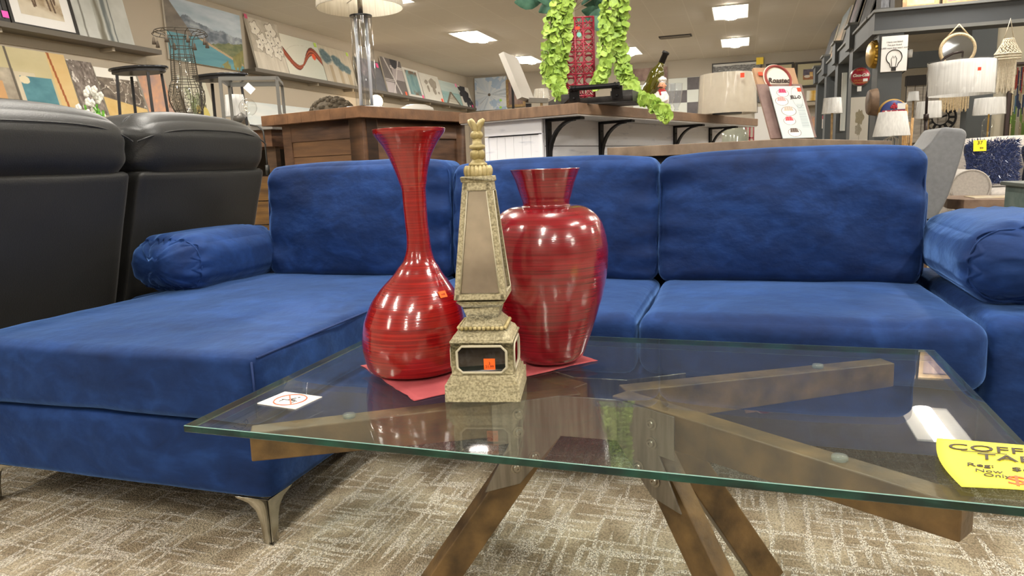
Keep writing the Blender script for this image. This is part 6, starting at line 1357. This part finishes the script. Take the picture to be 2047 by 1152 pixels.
# grey chair back
def grey_chair():
    y_ = 4.7; pts_px = [(1846, 300), (1862, 285), (1878, 262), (1884, 256), (1893, 254), (1924, 257), (1933, 262), (1934, 270), (1930, 290), (1920, 325), (1910, 355), (1898, 390), (1885, 418), (1870, 440), (1857, 452), (1840, 455), (1838, 380)]
    c = P(1880, 400, y=y_); t = thing('dining_chair', 'grey upholstered chair seen side-on behind the right end of the blue sofa', 'chair', (c.x, c.y, 0)); fab = mat('grey_fabric', '74767a', .8, c2='7c7e82', scale=40, sheen=.3)
    P3 = [P(u, v, y=y_) for u, v in pts_px]; n = len(P3); vs = []; D_ = .44
    for k_, (dy, s_) in enumerate(((0, .93), (.02, 1), (D_-.02, 1), (D_, .93))):
        cx = sum(p_.x for p_ in P3)/n; cz_ = sum(p_.z for p_ in P3)/n
        for p_ in P3: vs.append((cx+(p_.x-cx)*s_-c.x, dy, cz_+(p_.z-cz_)*s_))
    m = MB(); m.add(vs, [tuple(range(n)), tuple(range(4*n-1, 3*n-1, -1))]+[(j*n+i, j*n+(i+1) % n, (j+1)*n+(i+1) % n, (j+1)*n+i) for j in range(3) for i in range(n)]); m.build('backrest', fab, t, bevel=.012, seg=3)
    zs = min(p_.z for p_ in P3); MB().box(-.30, -.03, .0, D_, zs-.02, zs+.07).build('seat', fab, t, bevel=.02)
    for x in (-.27, -.06):
        for y in (.03, D_-.05): MB().bar((x, y, zs-.02), (x*1.04, y, 0), .03, .03).build('leg', wood_dk, t)
grey_chair()
tag(MB().box(0, .3, 0, .3, 0, .06).build('floor_cushion', mat('pale_tan', 'cfc3a4', .8), loc=P(1857, 470, y=4.95)*1), 'low tan ottoman corner glimpsed beside the grey chair', 'ottoman')
bpy.data.objects['floor_cushion'].location.z = .0; bpy.data.objects['floor_cushion'].name = 'ottoman'; bpy.data.objects['ottoman'].scale.z = 6.5
# teal cabinet at frame edge
a = P(2068, 372, y=3.9); tc = thing('teal_cabinet', 'distressed grey-teal cabinet with dark knob at the right frame edge', 'cabinet', (a.x, a.y, 0), R(0)); tl = mat('distressed_teal', '566a68', .6, c2='74827c', scale=14); zt = ZV(2035, 368, a)
MB().box(-.02, .6, -.02, .4, zt-.02, zt).build('top', mat('teal_top', '5b615c', .5), tc, bevel=.004); MB().box(0, .58, 0, .38, 0, zt-.02).build('carcass', tl, tc)
MB().box(.03, .28, -.012, 0, zt-.17, zt-.04).build('drawer', tl, tc, bevel=.004); o = MB().box(.03, .28, -.012, 0, .06, zt-.20).build('door', tl, tc, bevel=.004); MB().ball((.13, -.03, zt-.105), .014, 10, 8).build('knob', iron, tc, smooth=True)
# ================================================================ BEHIND THE CAMERA: the taupe couch the obelisk's mirrors show
tf = mat('taupe_fabric', '8a7c6c', .95, c2='9c8e7d', scale=60); ts = thing('taupe_sofa', 'taupe fabric sofa reflected in the obelisk mirrors', 'sofa', (-.3, -1.3, 0))
cushion(-.9, .9, -.45, .45, .08, .44, r=.05, n=12).build('seat', tf, ts, smooth=True); cushion(-.9, .9, -.62, -.38, .2, 1.0, r=.07, puff=(0, .03, 0), n=14).build('backrest', tf, ts, smooth=True); cushion(-1.05, -.88, -.6, .45, .08, .66, r=.07, n=10).build('arm', tf, ts, smooth=True); cushion(.88, 1.05, -.6, .45, .08, .66, r=.07, n=10).build('arm', tf, ts, smooth=True)

# ================================================================ SMALL THINGS BETWEEN
drum_lamp('table_lamp', 'white plastic wrapped shade lamp on the console behind the bulb lamp', 470, 190, 233, 17, 20, 4.12, floorz=zc, shade=whs, wrap=True, basem=MATS['socket_grey'])
g_ = P(752, 203, x=-6.95); gw = thing('globe_lamp', 'small warm glowing globe lamp by the left wall behind the glass column lamp', 'lamp', (g_.x, g_.y, 0))
MB().ball((0, 0, g_.z), .13, 20, 14).build('globe', mat('warm_globe', 'ffe2b8', .4, emit=5), gw, smooth=True); MB().tube([(0, 0, .02), (0, 0, g_.z-.12)], .015, 8).build('pole', metal_bk, gw); MB().lathe([(.16, 0), (.16, .02), (.03, .03)], seg=20).build('base', metal_bk, gw)
w0 = P(832, 222, y=6.4); wd = thing('dome_shade', 'low white glass dome shade seen just over the brown cabinet top', 'lamp', (w0.x, w0.y, 0)); zt = ZV(832, 208, w0); kk = depth(w0)/FPX
MB().lathe([(36*kk, zt-.07), (34*kk, zt-.04), (20*kk, zt-.01), (.01, zt)], seg=28).build('shade', mat('opal_glass', 'f2efe8', .3, coat=.4), wd, smooth=True); MB().tube([(0, 0, .02), (0, 0, zt-.06)], .012, 8).build('pole', metal_bk, wd); MB().lathe([(.14, 0), (.14, .02), (.03, .03)], seg=20).build('base', metal_bk, wd)
r0 = P(1812, 300, y=8.9); rb = thing('reed_bundle', 'bundle of tan bamboo reeds standing right of the round blue sign', 'decor', (r0.x, r0.y, 0)); m = MB(); rs = random.Random(3); zt = ZV(1818, 205, r0)
for i in range(14): a = rs.random()*6.28; m.tube([(.03*math.cos(a), .03*math.sin(a), .1), (.05*math.cos(a), .05*math.sin(a), zt-rs.uniform(0, .35))], .006, 5)
m.build('reeds', mat('reed_tan', 'b58a52', .7, c2='d0ab74', scale=20), rb, smooth=True); MB().lathe([(.07, 0), (.09, .2), (.06, .42), (.055, .42)], seg=20).build('vase', mat('pot_dark', '3a3632'), rb, smooth=True)
s0_ = P(1822, 118, y=HY+.18); sw = thing('wall_sconce', 'small curled iron and white candle sconce on the right side of the charcoal post', 'sconce', (HX+.31, HY+.18, s0_.z)); m = MB(); m.tube([(.0, 0, -.2), (.10, 0, -.12), (.05, 0, 0), (.12, 0, .1), (.03, 0, .18)], .008, 6); m.box(0, .012, -.03, .03, -.2, .2); m.build('bracket', iron, sw, smooth=False); MB().lathe([(.03, 0), (.035, .09)], (.12, 0, .02), 16).build('candle', whs, sw, smooth=True)
